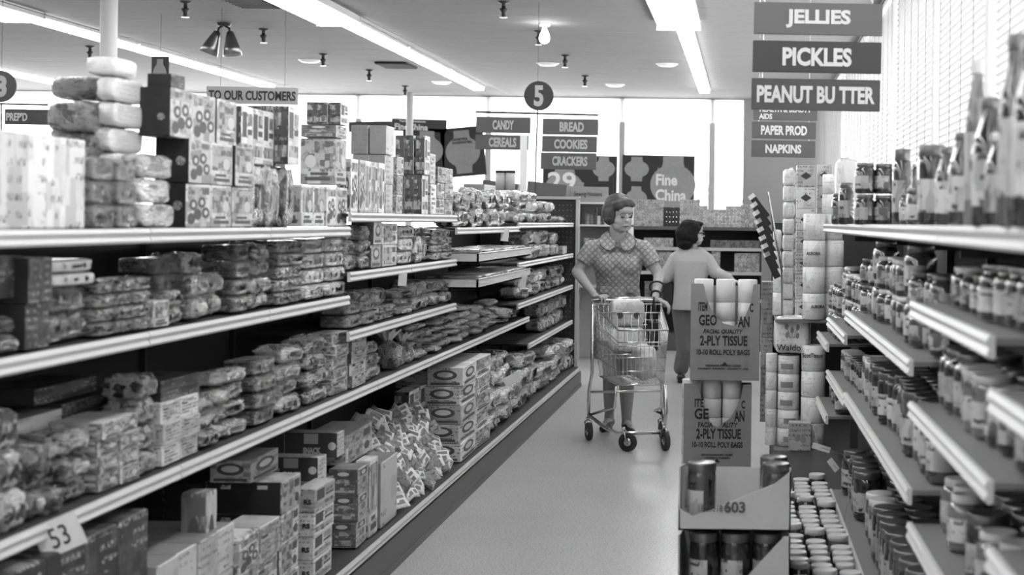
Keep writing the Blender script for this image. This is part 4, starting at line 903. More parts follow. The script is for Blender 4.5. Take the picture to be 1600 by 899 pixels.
for o in fcol(1256,1291,334,0,4,'roll','',7.93,.11,'towel roll printed with its name, next to the shelf end',txt=None,zb=ZS)[0::2]: text('AURORA',.62,.13,'ink',o,(0.05,-.505,.5),0,.03,.01)
fcol(1224,1243,265,0,9,'pack','r_wrap',8.2,.09,'small wrapped roll pack in a slim stack',zb=ZS)
fcol(1232,1246,262,0,9,'pack','c_clear',8.45,.09,'wrapped pack in the slim rear stack',zb=ZS)
fcol(1208,1236,421,0,2,'roll','',8.25,.10,'short towel roll stack beside the leaning boxes',zb=ZS)
fcol(1208,1222,360,425,2,'pack','r_wrap',8.55,.09,'pale pack behind the leaning boxes',zb=None)
fcol(1189,1206,432,0,2,'pack','c_mid',8.7,.09,'dim pack at the rack corner',zb=ZS) if False else None
o=fcol(1209,1266,497,555,1,'pack','r_wrap',8.0,.15,'big four roll tissue pack with flower and name')[0]; text('Waldorf',.86,.17,'ink',o,(.0,-.51,.17),0,.03,.0)
pl=[(0,.62,0),(-.16,.72,.5),(.16,.7,-.5),(-.14,.5,1.2),(.15,.48,-1.2)]
bm=bmesh.new()
for x_,z_,a in pl: tube(bm,[(x_*.2,-.515,.42),(x_,-.52,z_)],.012,4); bmesh.ops.create_icosphere(bm,subdivisions=1,radius=.06,matrix=Matrix.Translation((x_,-.505,z_))@Matrix.Diagonal((1,.2,1.5,1)))
ob('flower_print',mesh('flower_print',bm,'lantern_light'),o)
o.location.z=pz(1209,553,8.0)
fcol(1209,1266,556,0,1,'roll','',8.02,.10,'spare',zb=ZB2) if False else None
for o in fcol(1216,1250,556,0,5,'roll','',8.02,.10,'banded tissue roll under the big four roll pack',zb=ZB2):
    bm=bmesh.new(); lathe(bm,[(.503,.25),(.508,.26),(.508,.55),(.503,.56)],14,arc=(math.radians(230),math.radians(300))); ob('band',mesh('band',bm,'lantern'),o)
fcol(1197,1215,553,0,5,'roll','',8.05,.08,'slim plain tissue roll at the rack corner',zb=ZB2)
for o in fcol(1253,1291,540,0,4,'roll','',7.95,.11,'tissue roll beside the banded rolls',zb=ZB2)[-1:]: text('ScotTissue',.85,.18,'ink',o,(0,-.505,.62),0,.03,.02)
fcol(1266,1292,497,540,1,'box','mid',8.15,.10,'grey box behind the tissue rolls')[0].location.z=pz(1266,540,8.15)
o=fcol(1232,1268,660,0,1,'box','wht',7.9,.10,'white carton with fruit picture low by the lidded jars',zb=.331)[0]; o.location.y=7.88+.05
bm=bmesh.new(); bmesh.ops.create_icosphere(bm,subdivisions=2,radius=.13,matrix=Matrix.Translation((-.1,-.5,.45))@Matrix.Diagonal((1,.1,1,1))); bmesh.ops.create_icosphere(bm,subdivisions=2,radius=.13,matrix=Matrix.Translation((.15,-.5,.4))@Matrix.Diagonal((1,.1,1,1))); ob('fruit_print',mesh('fruit_print',bm,'lantern'),o)
fcol(1190,1209,440,0,5,'box','bsy',9.0,.12,'small printed carton at the far rack corner',zb=ZB2) 
# leaning long boxes
for i in range(8):
    y=428-i*13.5; x=1215-i*2.3; c=P(x,y,8.0); o=item('box','blk' if i%3 else 'alld',(c.x,8.0,c.z-.02),(.032,.05,.17),0,tilt=(0,-.45-.03*i)); o.scale=(.036,.06,.125)
    bm=bmesh.new(); bx(bm,-.5,.5,-.5,.5,.0,.18); bm2=bm
    cap=ob('pale_end',mesh('pale_end',bm,'paper'),o,(0,0,.98)); tag(o,'leaning dark long box with white end, %s from the bottom of its slanting stack'%num[i],'box','leaning long boxes')
bm=bmesh.new(); tube(bm,[P(1222,425,8.03),P(1200,300,8.03)],.006,6); tube(bm,[P(1222,425,8.03),P(1222,500,8.03)],.006,6); o=ob('wire_rack',mesh('wire_rack',bm,'metal')); tag(o,'slanting wire holder for the leaning long boxes','rack')
# ---------------------------------------------------------------- far shelving
DB=17.9
g=empty('far_shelving',(P(1090,400,DB).x,DB,0)); gx=g.location.x
X0,X1=P(985,400,DB).x-gx,P(1190,400,DB).x-gx
bm=bmesh.new(); bx(bm,X0,X1,.38,.41,0,1.44); ob('back_panel',mesh('back_panel',bm,'back'),g)
for z in (1.44,1.20,.92,.60): bm=bmesh.new(); bx(bm,X0,X1,0,.38,z-.02,z); bx(bm,X0,X1,-.015,0,z-.035,z+.003); ob('shelf_board',mesh('shelf_board',bm,'frame' if z<1.4 else 'kick'),g)
bm=bmesh.new(); bx(bm,X0,X1,-.05,.38,0,.2); ob('base_deck',mesh('base_deck',bm,'kick'),g)
for x in (X0,(X0+X1)/2-.12,X1-.02): bm=bmesh.new(); bx(bm,x,x+.02,0,.4,0,1.44); ob('side_panel',mesh('side_panel',bm,'black'),g)
tag(g,'dark far shelving across the aisle end packed with tiny cans','shelving')
def grid(x0,x1,yt,zb,nc,nr,mat,desc,dep=.05,dy=.03,shape=None):
    xa,xb=P(x0,350,DB).x,P(x1,350,DB).x; zt=pz((x0+x1)/2,yt,DB); h=(zt-zb)/nr; w_=(xb-xa)/nc
    for c in range(nc):
        for r in range(nr):
            if shape and r>=shape(c): continue
            o=ob('small_can',canm(mat),None,(xa+w_*(c+.5),DB+dy+dep/2,zb+r*h+.001),0,(w_,dep,h)); tag(o,'%s, %s across, %s up'%(desc,num[c],num[r]),'can',desc)
def canm(mat):
    key=('can',mat)
    if key not in UM:
        bm=bmesh.new(); bmesh.ops.create_cube(bm,size=1,matrix=Matrix.Translation((0,0,.5))); bmesh.ops.bevel(bm,geom=bm.edges[:],offset=.07,segments=1,affect='EDGES'); UM[key]=mesh('small_can',bm,mat)
    return UM[key]
grid(988,1036,312,1.441,8,8,'can','tiny stacked can in the tall block right behind the woman')
grid(1036,1062,324,1.441,5,4,'j_dark','dark tiny can between the pale stacked blocks')
grid(1062,1093,312,1.441,6,7,'can_light','tiny can in the pale block above the second shopper')
grid(1093,1157,322,1.441,11,6,'can_light','tiny can in the low wide block by the white window',shape=lambda c:6 if c>6 or c<2 else 5)
grid(1157,1190,320,1.441,5,5,'can','tiny can at the far shelf right end')
grid(1006,1052,372,1.201,7,2,'can_light','small pale can on the far second shelf behind the woman'); grid(1110,1188,376,1.201,10,1,'j_mid','dim small can on the far second shelf, right side')
grid(1010,1050,393,.921,6,4,'can','small can on the far third shelf behind the woman'); grid(1112,1126,392,.921,2,3,'can_light','larger pale can on the far third shelf'); grid(1148,1188,396,.921,6,4,'can','small can on the far third shelf, right end')
grid(1008,1055,440,.601,6,2,'j_mid','dim can low on the far shelving')
# left counter with sewing notions
g=empty('notions_counter',(P(935,400,16.5).x,16.5,0)); gx=g.location.x; a,b=P(898,350,16.5).x-gx,P(986,350,16.5).x-gx
for z in (1.46,1.15,.8): bm=bmesh.new(); bx(bm,a,b,0,.4,z-.02,z); ob('shelf_board',mesh('shelf_board',bm,'white'),g)
bm=bmesh.new(); bx(bm,a-.02,a+.03,-.01,.4,0,1.68); bx(bm,b-.03,b,0,.4,0,1.7); ob('side_panel',mesh('side_panel',bm,'white'),g)
bm=bmesh.new(); bx(bm,a,b,.38,.4,0,1.68); ob('back_panel',mesh('back_panel',bm,'wall'),g)
bm=bmesh.new(); bx(bm,a,b,0,.4,1.68,1.70); ob('top_board',mesh('top_board',bm,'white'),g)
tag(g,'pale notions counter with shelves behind the woman','shelving')
for i in range(12):
    x=P(911+i*5.6,345,16.4).x; h=U(.08,.2); o=item('box',random.choice(['wht','mid','bsy','dks']),(x,16.6,1.461),(.032,.08,h)); tag(o,'small notion packet on the pale counter, %s from the left'%num[i],'packet','notion packets')
for i in range(9):
    x=P(914+i*8,400,16.4).x; h=U(.12,.24); o=item('box',random.choice(['wht','mid','gry','pal']),(x,16.6,1.151),(.05,.08,h)); tag(o,'packet on the lower notions shelf, %s from the left'%num[i],'packet','lower notion packets')
bpy.data.objects['notions_sign'].location=P(919,299,16.6); bpy.data.objects['notions_sign'].location.z=1.701+.08
# dark checkout hoods seen over the bread
for (x0,x1,y0,y1,d,l) in ((822,884,283,312,15.6,'dark display case top behind the crackers board'),(752,808,281,302,15.8,'dark display case behind the canisters')):
    a=P(x0,y1,d); b=P(x1,y0,d); e=empty('display_case',((a.x+b.x)/2,d,0)); hw=(b.x-a.x)/2
    bm=bmesh.new(); bx(bm,-hw,hw,0,.5,0,a.z); ob('cabinet',mesh('cabinet',bm,'darksign'),e)
    bm=bmesh.new(); vs=[bm.verts.new(c) for c in ((-hw,0,a.z),(hw,0,a.z),(hw,.5,a.z),(-hw,.5,a.z),(-hw,.1,b.z),(hw,.1,b.z-.04),(hw,.5,b.z-.04),(-hw,.5,b.z))]
    for f in ((0,1,5,4),(1,2,6,5),(2,3,7,6),(3,0,4,7),(4,5,6,7),(0,3,2,1)): bm.faces.new([vs[i] for i in f])
    ob('hood',mesh('hood',bm,'midsign'),e); bm=bmesh.new(); bx(bm,-hw,hw,-.01,0,a.z-.02,a.z+.02); ob('trim_strip',mesh('trim_strip',bm,'greysign'),e); tag(e,l,'display case')
# ---------------------------------------------------------------- shopping cart
def wheel(par,x,y,r,w_,yaw,steer=True):
    e2=ob('wheel',None,par,(x,y,r),yaw) if False else None
    bm=bmesh.new(); lathe(bm,[(r*.55,-w_/2),(r*.93,-w_/2),(r,-w_/4),(r,w_/4),(r*.93,w_/2),(r*.55,w_/2),(r*.55,-w_/2)],24); me=mesh('tire',bm,'rubber',True); me.transform(Matrix.Rotation(math.pi/2,4,'Y'))
    o=ob('wheel',me,par,(x,y,r),yaw)
    bm=bmesh.new(); lathe(bm,[(0,-w_/2.4),(r*.2,-w_/1.6),(r*.56,-w_/3),(r*.56,w_/3),(r*.2,w_/1.6),(0,w_/2.4)],20); me=mesh('hub',bm,'metal',True); me.transform(Matrix.Rotation(math.pi/2,4,'Y')); ob('hub',me,o)
    bm=bmesh.new(); 
    for sx in (-1,1): tube(bm,[(sx*w_*.8,0,0),(sx*w_*.8,r*.3,r*1.05),(0,r*.5,r*1.25)],.006,6)
    tube(bm,[(-w_*.8,0,0),(w_*.8,0,0)],.005,6); tube(bm,[(0,r*.5,r*1.2),(0,r*.5,r*1.55)],.012,8)
    ob('caster_fork',mesh('caster_fork',bm,'chrome',True),o)
    return o
hc=P(980,472,10.55); fc=P(1004,517,10.02)
cart=empty('shopping_cart',(hc.x*.5+fc.x*.5,(10.55+10.02)/2,0)); yaw=math.atan2(fc.x-hc.x,.53); cart.rotation_euler=(0,0,yaw)
# local: -y forward to camera; handle at y=+.27
hy,fy=.27,-.30
zh=.955; zr=.84; zfr=.77; zb0=.43; zb1=.44
rim=[(-.235,hy,.93),(-.165,fy,zfr+.02),(.165,fy,zfr+.02),(.235,hy,.93)]
bm=bmesh.new(); tube(bm,rim,.006,8,True)
def lerp(a,b,t): return tuple(a[i]+(b[i]-a[i])*t for i in range(3))
bot=[(-.19,hy-.04,zb1),(-.15,fy+.05,zb0),(.15,fy+.05,zb0),(.19,hy-.04,zb1)]
tube(bm,bot,.005,8,True)
for t in (.22,.5,.75): tube(bm,[lerp(rim[i],bot[i],t) for i in range(4)],.0042,6,True)
for t in (.24,): tube(bm,[lerp(rim[i],bot[i],t+.05) for i in range(4)],.003,6,True)
for side in ((1,2,11),(0,1,16),(2,3,16),(3,0,14)):
    i,j,n=side
    for q in range(n+1): tube(bm,[lerp(rim[i],rim[j],q/n),lerp(bot[i],bot[j],q/n)],.0019,5)
for q in range(1,14): a=lerp(bot[0],bot[3],q/14); b=lerp(bot[1],bot[2],q/14); tube(bm,[a,b],.0022,5)
for q in range(1,7): a=lerp(bot[0],bot[1],q/7); b=lerp(bot[3],bot[2],q/7); tube(bm,[a,b],.003,5)
ob('wire_basket',mesh('wire_basket',bm,'chrome',True),cart)
bm=bmesh.new(); tube(bm,[(-.24,hy,.93),(-.24,hy+.03,zh),(.24,hy+.03,zh),(.24,hy,.93)],.008,8); ob('frame_bar',mesh('frame_bar',bm,'chrome',True),cart)
bm=bmesh.new(); tube(bm,[(-.235,hy+.045,zh+.01),(.235,hy+.045,zh+.01)],.014,10); ob('handle',mesh('handle',bm,'metal',True),cart)
bm=bmesh.new()
for sx in (-1,1):
    tube(bm,[(sx*.24,hy,.93),(sx*.24,hy-.01,.45),(sx*.255,hy+.02,.34),(sx*.255,hy+.02,.16)],.011,8)
    tube(bm,[(sx*.16,fy+.08,zb0-.01),(sx*.165,fy+.10,.28),(sx*.19,hy-.05,.20),(sx*.25,hy+.02,.17)],.010,8)
tube(bm,[(-.255,hy+.02,.17),(-.20,-.05,.13),(-.15,fy+.05,.115),(.15,fy+.05,.115),(.20,-.05,.13),(.255,hy+.02,.17)],.013,8)
tube(bm,[(-.245,hy,.33),(.245,hy,.33)],.009,8); tube(bm,[(.165,fy+.08,zb0-.01),(.175,fy+.07,.25),(.155,fy+.05,.12)],.012,8)
ob('frame',mesh('frame',bm,'chrome',True),cart)
wheel(cart,-.255,hy+.0,.062,.03,.1); wheel(cart,.255,hy+.0,.062,.03,-.05); wheel(cart,-.09,fy+.02,.062,.032,1.05); wheel(cart,.16,fy+.02,.062,.032,.12)
bm=bmesh.new(); 
for q in range(9): tube(bm,[(-.19+q*.0475,hy-.17,.60),(-.19+q*.0475,hy-.15,.88)],.0022,5)
tube(bm,[(-.20,hy-.15,.88),(.20,hy-.15,.88)],.004,6); tube(bm,[(-.20,hy-.17,.60),(.20,hy-.17,.60)],.004,6); bx(bm,-.19,.19,hy-.16,hy-.03,.595,.600)
ob('child_seat',mesh('child_seat',bm,'chrome',True),cart)
tag(cart,'chrome wire shopping cart pushed by the woman in the checked dress','shopping cart')
Rz=Matrix.Rotation(yaw,4,'Z')
def inc(x,y,z): return cart.location+Rz@Vector((x,y,z))
# roll pack with two dark cores in the seat, and packs below
for k_,(z,l) in enumerate(((.605,'lower'),(.785,'upper'))):
    pk=item('pack','r_wrap',inc(-.02,hy-.09,z),(.235,.11,.178 if k_==0 else .18),yaw,lab=False,seed=1)
    for sx in ((-.24,.24) if k_ else ()):
        bm=bmesh.new(); lathe(bm,[(0,0),(.105,0),(.105,.02),(0,.02)],20); me=mesh('roll_core',bm,'core'); me.transform(Matrix.Rotation(math.pi/2,4,'X')); q_=ob('roll_core',me,pk,(sx,-.525,.42)); q_.scale=(.8,2.5,1.2)
    tag(pk,('plain wrapped toilet roll pack underneath in the cart seat','wrapped toilet roll pack showing two dark cores atop the cart seat')[k_],'roll pack')
pk=item('bag','r_wrap',inc(.06,-.02,.452),(.13,.20,.22),yaw+.2,lab=True,seed=1); tag(pk,'pale wrapped bag leaning inside the cart basket','bag')
hb=empty('handbag',inc(.17,hy-.08,.62),yaw)
bm=bmesh.new(); bx(bm,-.035,.035,-.05,.05,0,.20,0,.012); ob('bag_body',mesh('bag_body',bm,'black'),hb)
bm=bmesh.new(); tube(bm,[(0,-.04,.19),(0,-.035,.30),(0,0,.36),(0,.035,.30),(0,.04,.19)],.006,6); ob('strap',mesh('strap',bm,'black',True),hb); tag(hb,'black handbag standing in the cart seat by the handle','handbag')
# ---------------------------------------------------------------- people
def cap(bm,a,b,ra,rb,n=12,m=5):
    a=Vector(a); b=Vector(b); t=(b-a); L=t.length
    if L<1e-5: t=Vector((0,0,1)); L=1e-5
    t.normalize(); s=t.orthogonal().normalized(); q=t.cross(s); rings=[]
    prof=[(-ra*math.cos(i*math.pi/2/m),ra*math.sin(i*math.pi/2/m)) for i in range(m+1)]+[(L+rb*math.sin(i*math.pi/2/m),rb*math.cos(i*math.pi/2/m)) for i in range(m+1)]
    for h,r in prof: rings.append([bm.verts.new(a+t*h+max(r,1e-4)*(math.cos(2*math.pi*j/n)*s+math.sin(2*math.pi*j/n)*q)) for j in range(n)])
    for A,B in zip(rings,rings[1:]):
        for j in range(n): bm.faces.new((A[j],A[(j+1)%n],B[(j+1)%n],B[j]))
    bm.faces.new(rings[0][::-1]); bm.faces.new(rings[-1])
def ell(bm,c,r,rot=None,sub=3):
    m=Matrix.Translation(c)
    if rot is not None: m=m@rot
    bmesh.ops.create_icosphere(bm,subdivisions=sub,radius=1,matrix=m@Matrix.Diagonal((r[0],r[1],r[2],1)))
def ecyl(bm,rings_,n=32):
    """stacked ellipses (cx,cy,z,rx,ry) as a closed tube"""
    rr=[[bm.verts.new((c[0]+c[3]*math.cos(2*math.pi*j/n),c[1]+c[4]*math.sin(2*math.pi*j/n),c[2])) for j in range(n)] for c in rings_]
    for A,B in zip(rr,rr[1:]):
        for j in range(n): bm.faces.new((A[j],A[(j+1)%n],B[(j+1)%n],B[j]))
    bm.faces.new(rr[0][::-1]); bm.faces.new(rr[-1])
def fuse(name,bm,mat,vox,parent,smooth=3,loc=None):
    bmesh.ops.recalc_face_normals(bm,faces=bm.faces); me=bpy.data.meshes.new('tmp'); bm.to_mesh(me); bm.free()
    o=link(bpy.data.objects.new('tmp',me)); md=o.modifiers.new('r','REMESH'); md.mode='VOXEL'; md.voxel_size=vox
    if smooth: ms=o.modifiers.new('s','SMOOTH'); ms.factor=.5; ms.iterations=smooth
    dg=bpy.context.evaluated_depsgraph_get(); m2=bpy.data.meshes.new_from_object(o.evaluated_get(dg)); bpy.data.objects.remove(o); m2.materials.clear(); m2.materials.append(M[mat]); m2.name=name
    for p in m2.polygons: p.use_smooth=True
    r=ob(name,m2,parent); return r
def hand(bm,wr,tgt,nrm,curl,side,sc=1.0):
    """palm from wrist wr along tgt; fingers bend towards -nrm"""
    d=(Vector(tgt)-Vector(wr)).normalized(); n=Vector(nrm); n=(n-n.dot(d)*d).normalized(); w_=d.cross(n)*side; wr=Vector(wr)
    palm=wr+d*.045*sc
    for k_ in (-1.5,-.5,.5,1.5): cap(bm,wr+d*.01*sc+w_*k_*.010*sc,wr+d*.082*sc+w_*k_*.019*sc,.0135*sc,.011*sc,8,3)
    for i,(k_,L) in enumerate(((-1.5,.062),(-.5,.075),(.5,.080),(1.5,.072))):
        p=wr+d*.085*sc+w_*k_*.0195*sc; ang=0; 
        for seg,(f,r0,r1) in enumerate(((.45,.0088,.0080),(.32,.0080,.0072),(.23,.0072,.0062))):
            ang+=curl*(1,1.1,.8)[seg]; dd=d*math.cos(ang)-n*math.sin(ang)+w_*k_*.05; q=p+dd*L*f*sc; cap(bm,p,q,r0*sc,r1*sc,8,3); p=q
    p=wr+d*.03*sc+w_*(-.028)*sc; q=p+(d*.7-w_*.55-n*.45).normalized()*.036*sc; cap(bm,p,q,.012*sc,.0095*sc,8,3); q2=q+(d*.85-n*.6+w_*.1).normalized()*.028*sc; cap(bm,q,q2,.0095*sc,.0075*sc,8,3)
def headm(bm,c,yaw_,pitch,s=1.0,roll_=0):
    """head centred at c, facing -y before yaw"""
    rot=Matrix.Rotation(yaw_,4,'Z')@Matrix.Rotation(pitch,4,'X')@Matrix.Rotation(roll_,4,'Y')
    T=Matrix.Translation(c)@rot@Matrix.Scale(s,4)
    def E(p,r): bmesh.ops.create_icosphere(bm,subdivisions=3,radius=1,matrix=T@Matrix.Translation(p)@Matrix.Diagonal((r[0],r[1],r[2],1)))
    E((0,.012,.03),(.074,.092,.085)); E((0,-.022,-.03),(.062,.066,.078)); E((0,-.045,-.075),(.034,.034,.030)); 
    for sx in (-1,1): E((sx*.033,-.044,-.030),(.030,.030,.032)); E((sx*.030,-.070,.022),(.022,.012,.008)); E((sx*.073,.015,-.012),(.010,.020,.030)); E((sx*.036,-.03,-.062),(.030,.038,.030))
    E((0,-.090,-.002),(.010,.012,.026)); E((0,-.100,-.020),(.015,.014,.011)); E((0,-.084,-.052),(.022,.012,.006)); E((0,-.082,-.060),(.019,.012,.006)); E((0,-.066,.048),(.055,.024,.03))
    return T
def W(x,y,dd=0): return P(x,y,10.9+dd)
wm=empty('woman',(P(965,500,10.9).x,10.95,0)); wm.name='person'
def rel(o):
    pass
# body
bm=bmesh.new()
hcen=W(969,337,-.02); T=headm(bm,hcen,.62,.16,1.08)
cap(bm,W(966,352,.0),W(965,375,.03),.058,.062); cap(bm,W(965,378,.04),W(964,392,.05),.068,.09)
shL,shR=W(924,388,.03),W(1007,388,.03)
elL,elR=W(902,425,.0),W(1030,430,.0)
wrL,wrR=W(931,465,-.27),W(1024,466,-.25)
cap(bm,shL+Vector((0,0,-.02)),elL,.044,.040); cap(bm,elL,wrL,.041,.025); cap(bm,shR+Vector((0,0,-.02)),elR,.044,.040); cap(bm,elR,wrR,.041,.025)
hl0=inc(-.155,hy+.045,zh+.035); hl1=inc(.215,hy+.045,zh+.03)
hand(bm,wrL,hl0+Vector((-.0,-.0,.0)),(0,-.2,1),.62,-1,1.0); hand(bm,wrR,hl1+Vector((.02,0,-.03)),(.5,-.1,1),.5,1,1.0)
ell(bm,W(963,440,.05),(.13,.09,.25)); 
hips=(W(955,505,.05),W(975,505,.05))
kn=(W(954,580,.0),W(979,580,-.03)); an=(W(952,646,.13),W(979,656,-.02))
for h_,k_,a_ in zip(hips,kn,an):
    cap(bm,h_,k_,.085,.056); cap(bm,k_,k_*.55+a_*.45+Vector((0,.02,0)),.055,.052); cap(bm,k_*.55+a_*.45+Vector((0,.02,0)),a_,.052,.033); 
feet=[]
for a_,fx in zip(an,(-.03,.05)):
    a2=Vector((a_.x,a_.y,.065)); cap(bm,a_,a2,.034,.035); cap(bm,a2,Vector((a_.x+fx,a_.y-.13,.035)),.034,.024); feet.append((a2,fx))
body=fuse('body',bm,'skin',.0042,wm,3); 
# stockings share the body surface; dress
bm=bmesh.new()
cxn=W(964,400,.05)
z_=lambda y: pz(965,y,10.95)
X_=lambda x,y: W(x,y,.05).x
def ring(xa,xb,y,dp,oy=0): a=X_(xa,y); b=X_(xb,y); return ((a+b)/2,10.95+oy,z_(y),(b-a)/2,dp)
ecyl(bm,[ring(934,995,374,.045),ring(922,1008,384,.075),ring(917,1013,395,.10),ring(925,1005,412,.125,-.01),ring(930,1001,428,.125,-.015),ring(932,999,446,.112,-.005),ring(930,1001,462,.118,0),ring(927,1003,482,.135,.01),ring(926,1005,505,.14,.01),ring(926,1007,535,.14,.0),ring(925,1010,560,.145,.0)][::-1])
ell(bm,W(948,414,-.055),(.078,.055,.080)); ell(bm,W(981,414,-.055),(.078,.055,.080)); ell(bm,W(965,408,-.05),(.09,.055,.07))
for sh,el in ((shL,elL),(shR,elR)):
    cap(bm,W(952 if sh.x<W(965,400).x else 978,381,.03),sh+Vector((0,0,-.004)),.054,.060); cap(bm,sh+Vector((0,0,-.002)),sh+(el-sh)*.30,.060,.063); e2=sh+(el-sh)*.62; 
    t=(el-sh).normalized(); s1=t.orthogonal().normalized(); s2=t.cross(s1); n=20; r0=[];r1=[]
    for j in range(n):
        dv=math.cos(2*math.pi*j/n)*s1+math.sin(2*math.pi*j/n)*s2; r0.append(bm.verts.new(sh+(el-sh)*.1+dv*.058)); r1.append(bm.verts.new(e2+dv*.063))
    for j in range(n): bm.faces.new((r0[j],r0[(j+1)%n],r1[(j+1)%n],r1[j]))
    bm.faces.new(r0[::-1]); bm.faces.new(r1)
dress=fuse('dress',bm,'dress',.007,wm,2)
plain('dress_edge',.12,.9)
# collar: two rounded flaps lying on the chest
for sx in (-1,1):
    c0=W(965+sx*3,388,-.10); pts=[(965+sx*1,379),(965+sx*3,387),(965+sx*9,392),(965+sx*17,391),(965+sx*24,385),(965+sx*27,377),(965+sx*24,370),(965+sx*18,365),(965+sx*13,362),(965+sx*11,369),(965+sx*6,376)]
    bm=bmesh.new(); vs=[bm.verts.new(W(x+( -1 if sx<0 else 2),y,-.100+.0055*max(0,(388-y))*.72+ .0012*abs(x-965))) for x,y in pts]; f=bm.faces.new(vs); bmesh.ops.triangulate(bm,faces=[f]); bmesh.ops.solidify(bm,geom=bm.faces[:],thickness=.010)
    co=ob('collar',mesh('collar',bm,'dress'),dress); bm=bmesh.new(); tube(bm,[W(x+(-1 if sx<0 else 2),y,-.106+.0055*max(0,(388-y))*.72+.0012*abs(x-965)) for x,y in pts[:7]],.0035,6); ob('collar_edge',mesh('collar_edge',bm,'dress_edge',True),dress)
for bx_,by in ((950,400),(984,400),(950,419),(984,419),(950,437),(984,437)):
    bm=bmesh.new(); ell(bm,W(bx_,by,-.135 if by<425 else -.115),(.009,.006,.009),sub=2); ob('button',mesh('button',bm,'greysign',True),dress)
for sx in (-1,1):
    bm=bmesh.new(); a=W(965+sx*21,452,-.09); bx(bm,a.x-.03,a.x+.03,a.y+.0,a.y+.035,a.z-.03,a.z+.02,0,.004); ob('pocket_flap',mesh('pocket_flap',bm,'dress'),dress)
# hair
bm=bmesh.new(); Rt=T.to_3x3().to_4x4(); Rt.normalize() if False else None
def HE(p,r): bmesh.ops.create_icosphere(bm,subdivisions=3,radius=1,matrix=T@Matrix.Translation(p)@Matrix.Diagonal((r[0],r[1],r[2],1)))
HE((0,.035,.060),(.094,.100,.085)); HE((0,.060,.015),(.095,.088,.092)); HE((.0,-.032,.090),(.068,.058,.036)); HE((-.050,-.040,.078),(.034,.040,.036)); HE((.03,-.055,.082),(.045,.030,.024)); HE((-.068,.015,.01),(.026,.060,.070)); HE((.068,.02,.015),(.024,.055,.060)); HE((0,.085,-.035),(.068,.045,.050)); HE((-.045,-.045,.070),(.040,.040,.034)); HE((-.072,-.005,-.025),(.018,.030,.040))
for v in bm.verts: v.co+=v.normal*noise.noise(Vector((v.co.x*25,v.co.y*25,v.co.z*60)))*.006
fuse('hair',bm,'hair',.006,wm,4)
for sx in (-1,1):
    bm=bmesh.new(); bmesh.ops.create_icosphere(bm,subdivisions=2,radius=1,matrix=T@Matrix.Translation((sx*.030,-.0825,.002))@Matrix.Diagonal((.015,.006,.006,1))); ob('eye',mesh('eye',bm,'eye',True),wm)
    bm=bmesh.new(); tube(bm,[T@Vector((sx*.015,-.088,.0255)),T@Vector((sx*.031,-.090,.030)),T@Vector((sx*.046,-.078,.025))],.0020,6); ob('eyebrow',mesh('eyebrow',bm,'hair',True),wm)
bm=bmesh.new(); bmesh.ops.create_icosphere(bm,subdivisions=2,radius=1,matrix=T@Matrix.Translation((0,-.0935,-.055))@Matrix.Diagonal((.022,.006,.0045,1))); ob('lips',mesh('lips',bm,'lip',True),wm)
# stockings and shoes
bm=bmesh.new()
for k_,a_ in zip(kn,an):
    mid=k_*.55+a_*.45+Vector((0,.02,0)); u_=k_+Vector((0,0,.12)); cap(bm,u_,k_,.064,.0575); cap(bm,k_,mid,.0565,.0535); cap(bm,mid,a_,.0535,.0345); cap(bm,a_,Vector((a_.x,a_.y,.075)),.0352,.0365)
fuse('stockings',bm,'hose',.006,wm,1)
for i,(a2,fx) in enumerate(feet):
    bm=bmesh.new(); tip=Vector((a2.x+fx*1.1,a2.y-.155,.026)); cap(bm,Vector((a2.x,a2.y+.02,.055)),Vector((a2.x+fx*.5,a2.y-.08,.034)),.040,.036); cap(bm,Vector((a2.x+fx*.5,a2.y-.08,.032)),tip,.036,.024)
    bx(bm,a2.x-.022,a2.x+.022,a2.y-.0,a2.y+.045,.0,.045)
    for v in bm.verts: v.co.z=max(v.co.z,.002)
    sh_=fuse('shoe',bm,'shoe',.005,wm,1); bm=bmesh.new(); bx(bm,a2.x+fx*.6-.016,a2.x+fx*.6+.016,a2.y-.112,a2.y-.10,.058,.072); ob('buckle',mesh('buckle',bm,'metal'),sh_)
# bracelet/watch and dark strap
def settle(e):
    for c in e.children: c.location=c.location-e.location
def ringat(nm,a,b,t,r,mat,par,th=.005,w_=1):
    a=Vector(a);b=Vector(b); c=a+(b-a)*t; d=(b-a).normalized(); s1=d.orthogonal().normalized(); s2=d.cross(s1); bm=bmesh.new(); tube(bm,[c+r*(math.cos(q/16*6.2832)*s1+math.sin(q/16*6.2832)*s2) for q in range(16)],th,6,True); return ob(nm,mesh(nm,bm,mat,True),par)
ringat('watch',elR,wrR,.85,.033,'black',wm,.007); ringat('bag_strap',elR,wrR,.55,.052,'black',wm,.007)
settle(wm)
tag(wm,'woman in a short sleeved checked dress with round collar pushing the cart','person')
D2=14.3
def V(x,y,dd=0): return P(x,y,D2+dd)
w2=empty('person',(P(1078,500,D2).x,D2,0))
bm=bmesh.new(); h2=V(1083,366,0); T2=headm(bm,h2,1.95,-.05,1.02)
cap(bm,V(1081,378,.0),V(1080,394,.02),.052,.06)
s2L,s2R=V(1055,402,0),V(1104,402,0); e2L,e2R=V(1040,433,.0),V(1117,425,-.02); w2L,w2R=V(1056,450,.19),V(1143,437,-.10)
cap(bm,s2L,e2L,.05,.042); cap(bm,e2L,w2L,.04,.028); cap(bm,s2R,e2R,.05,.042); cap(bm,e2R,w2R,.04,.027)
hand(bm,w2R,w2R+Vector((.10,-.03,-.04)),(0,0,1),.35,1,.95); hand(bm,w2L,w2L+Vector((.06,.05,-.02)),(-1,0,.2),.6,-1,.95)
ell(bm,V(1079,435,.02),(.15,.10,.24))
k2=(V(1070,545,-.02),V(1090,545,.06)); a2_=(V(1064,590,.02),V(1088,590,.25))
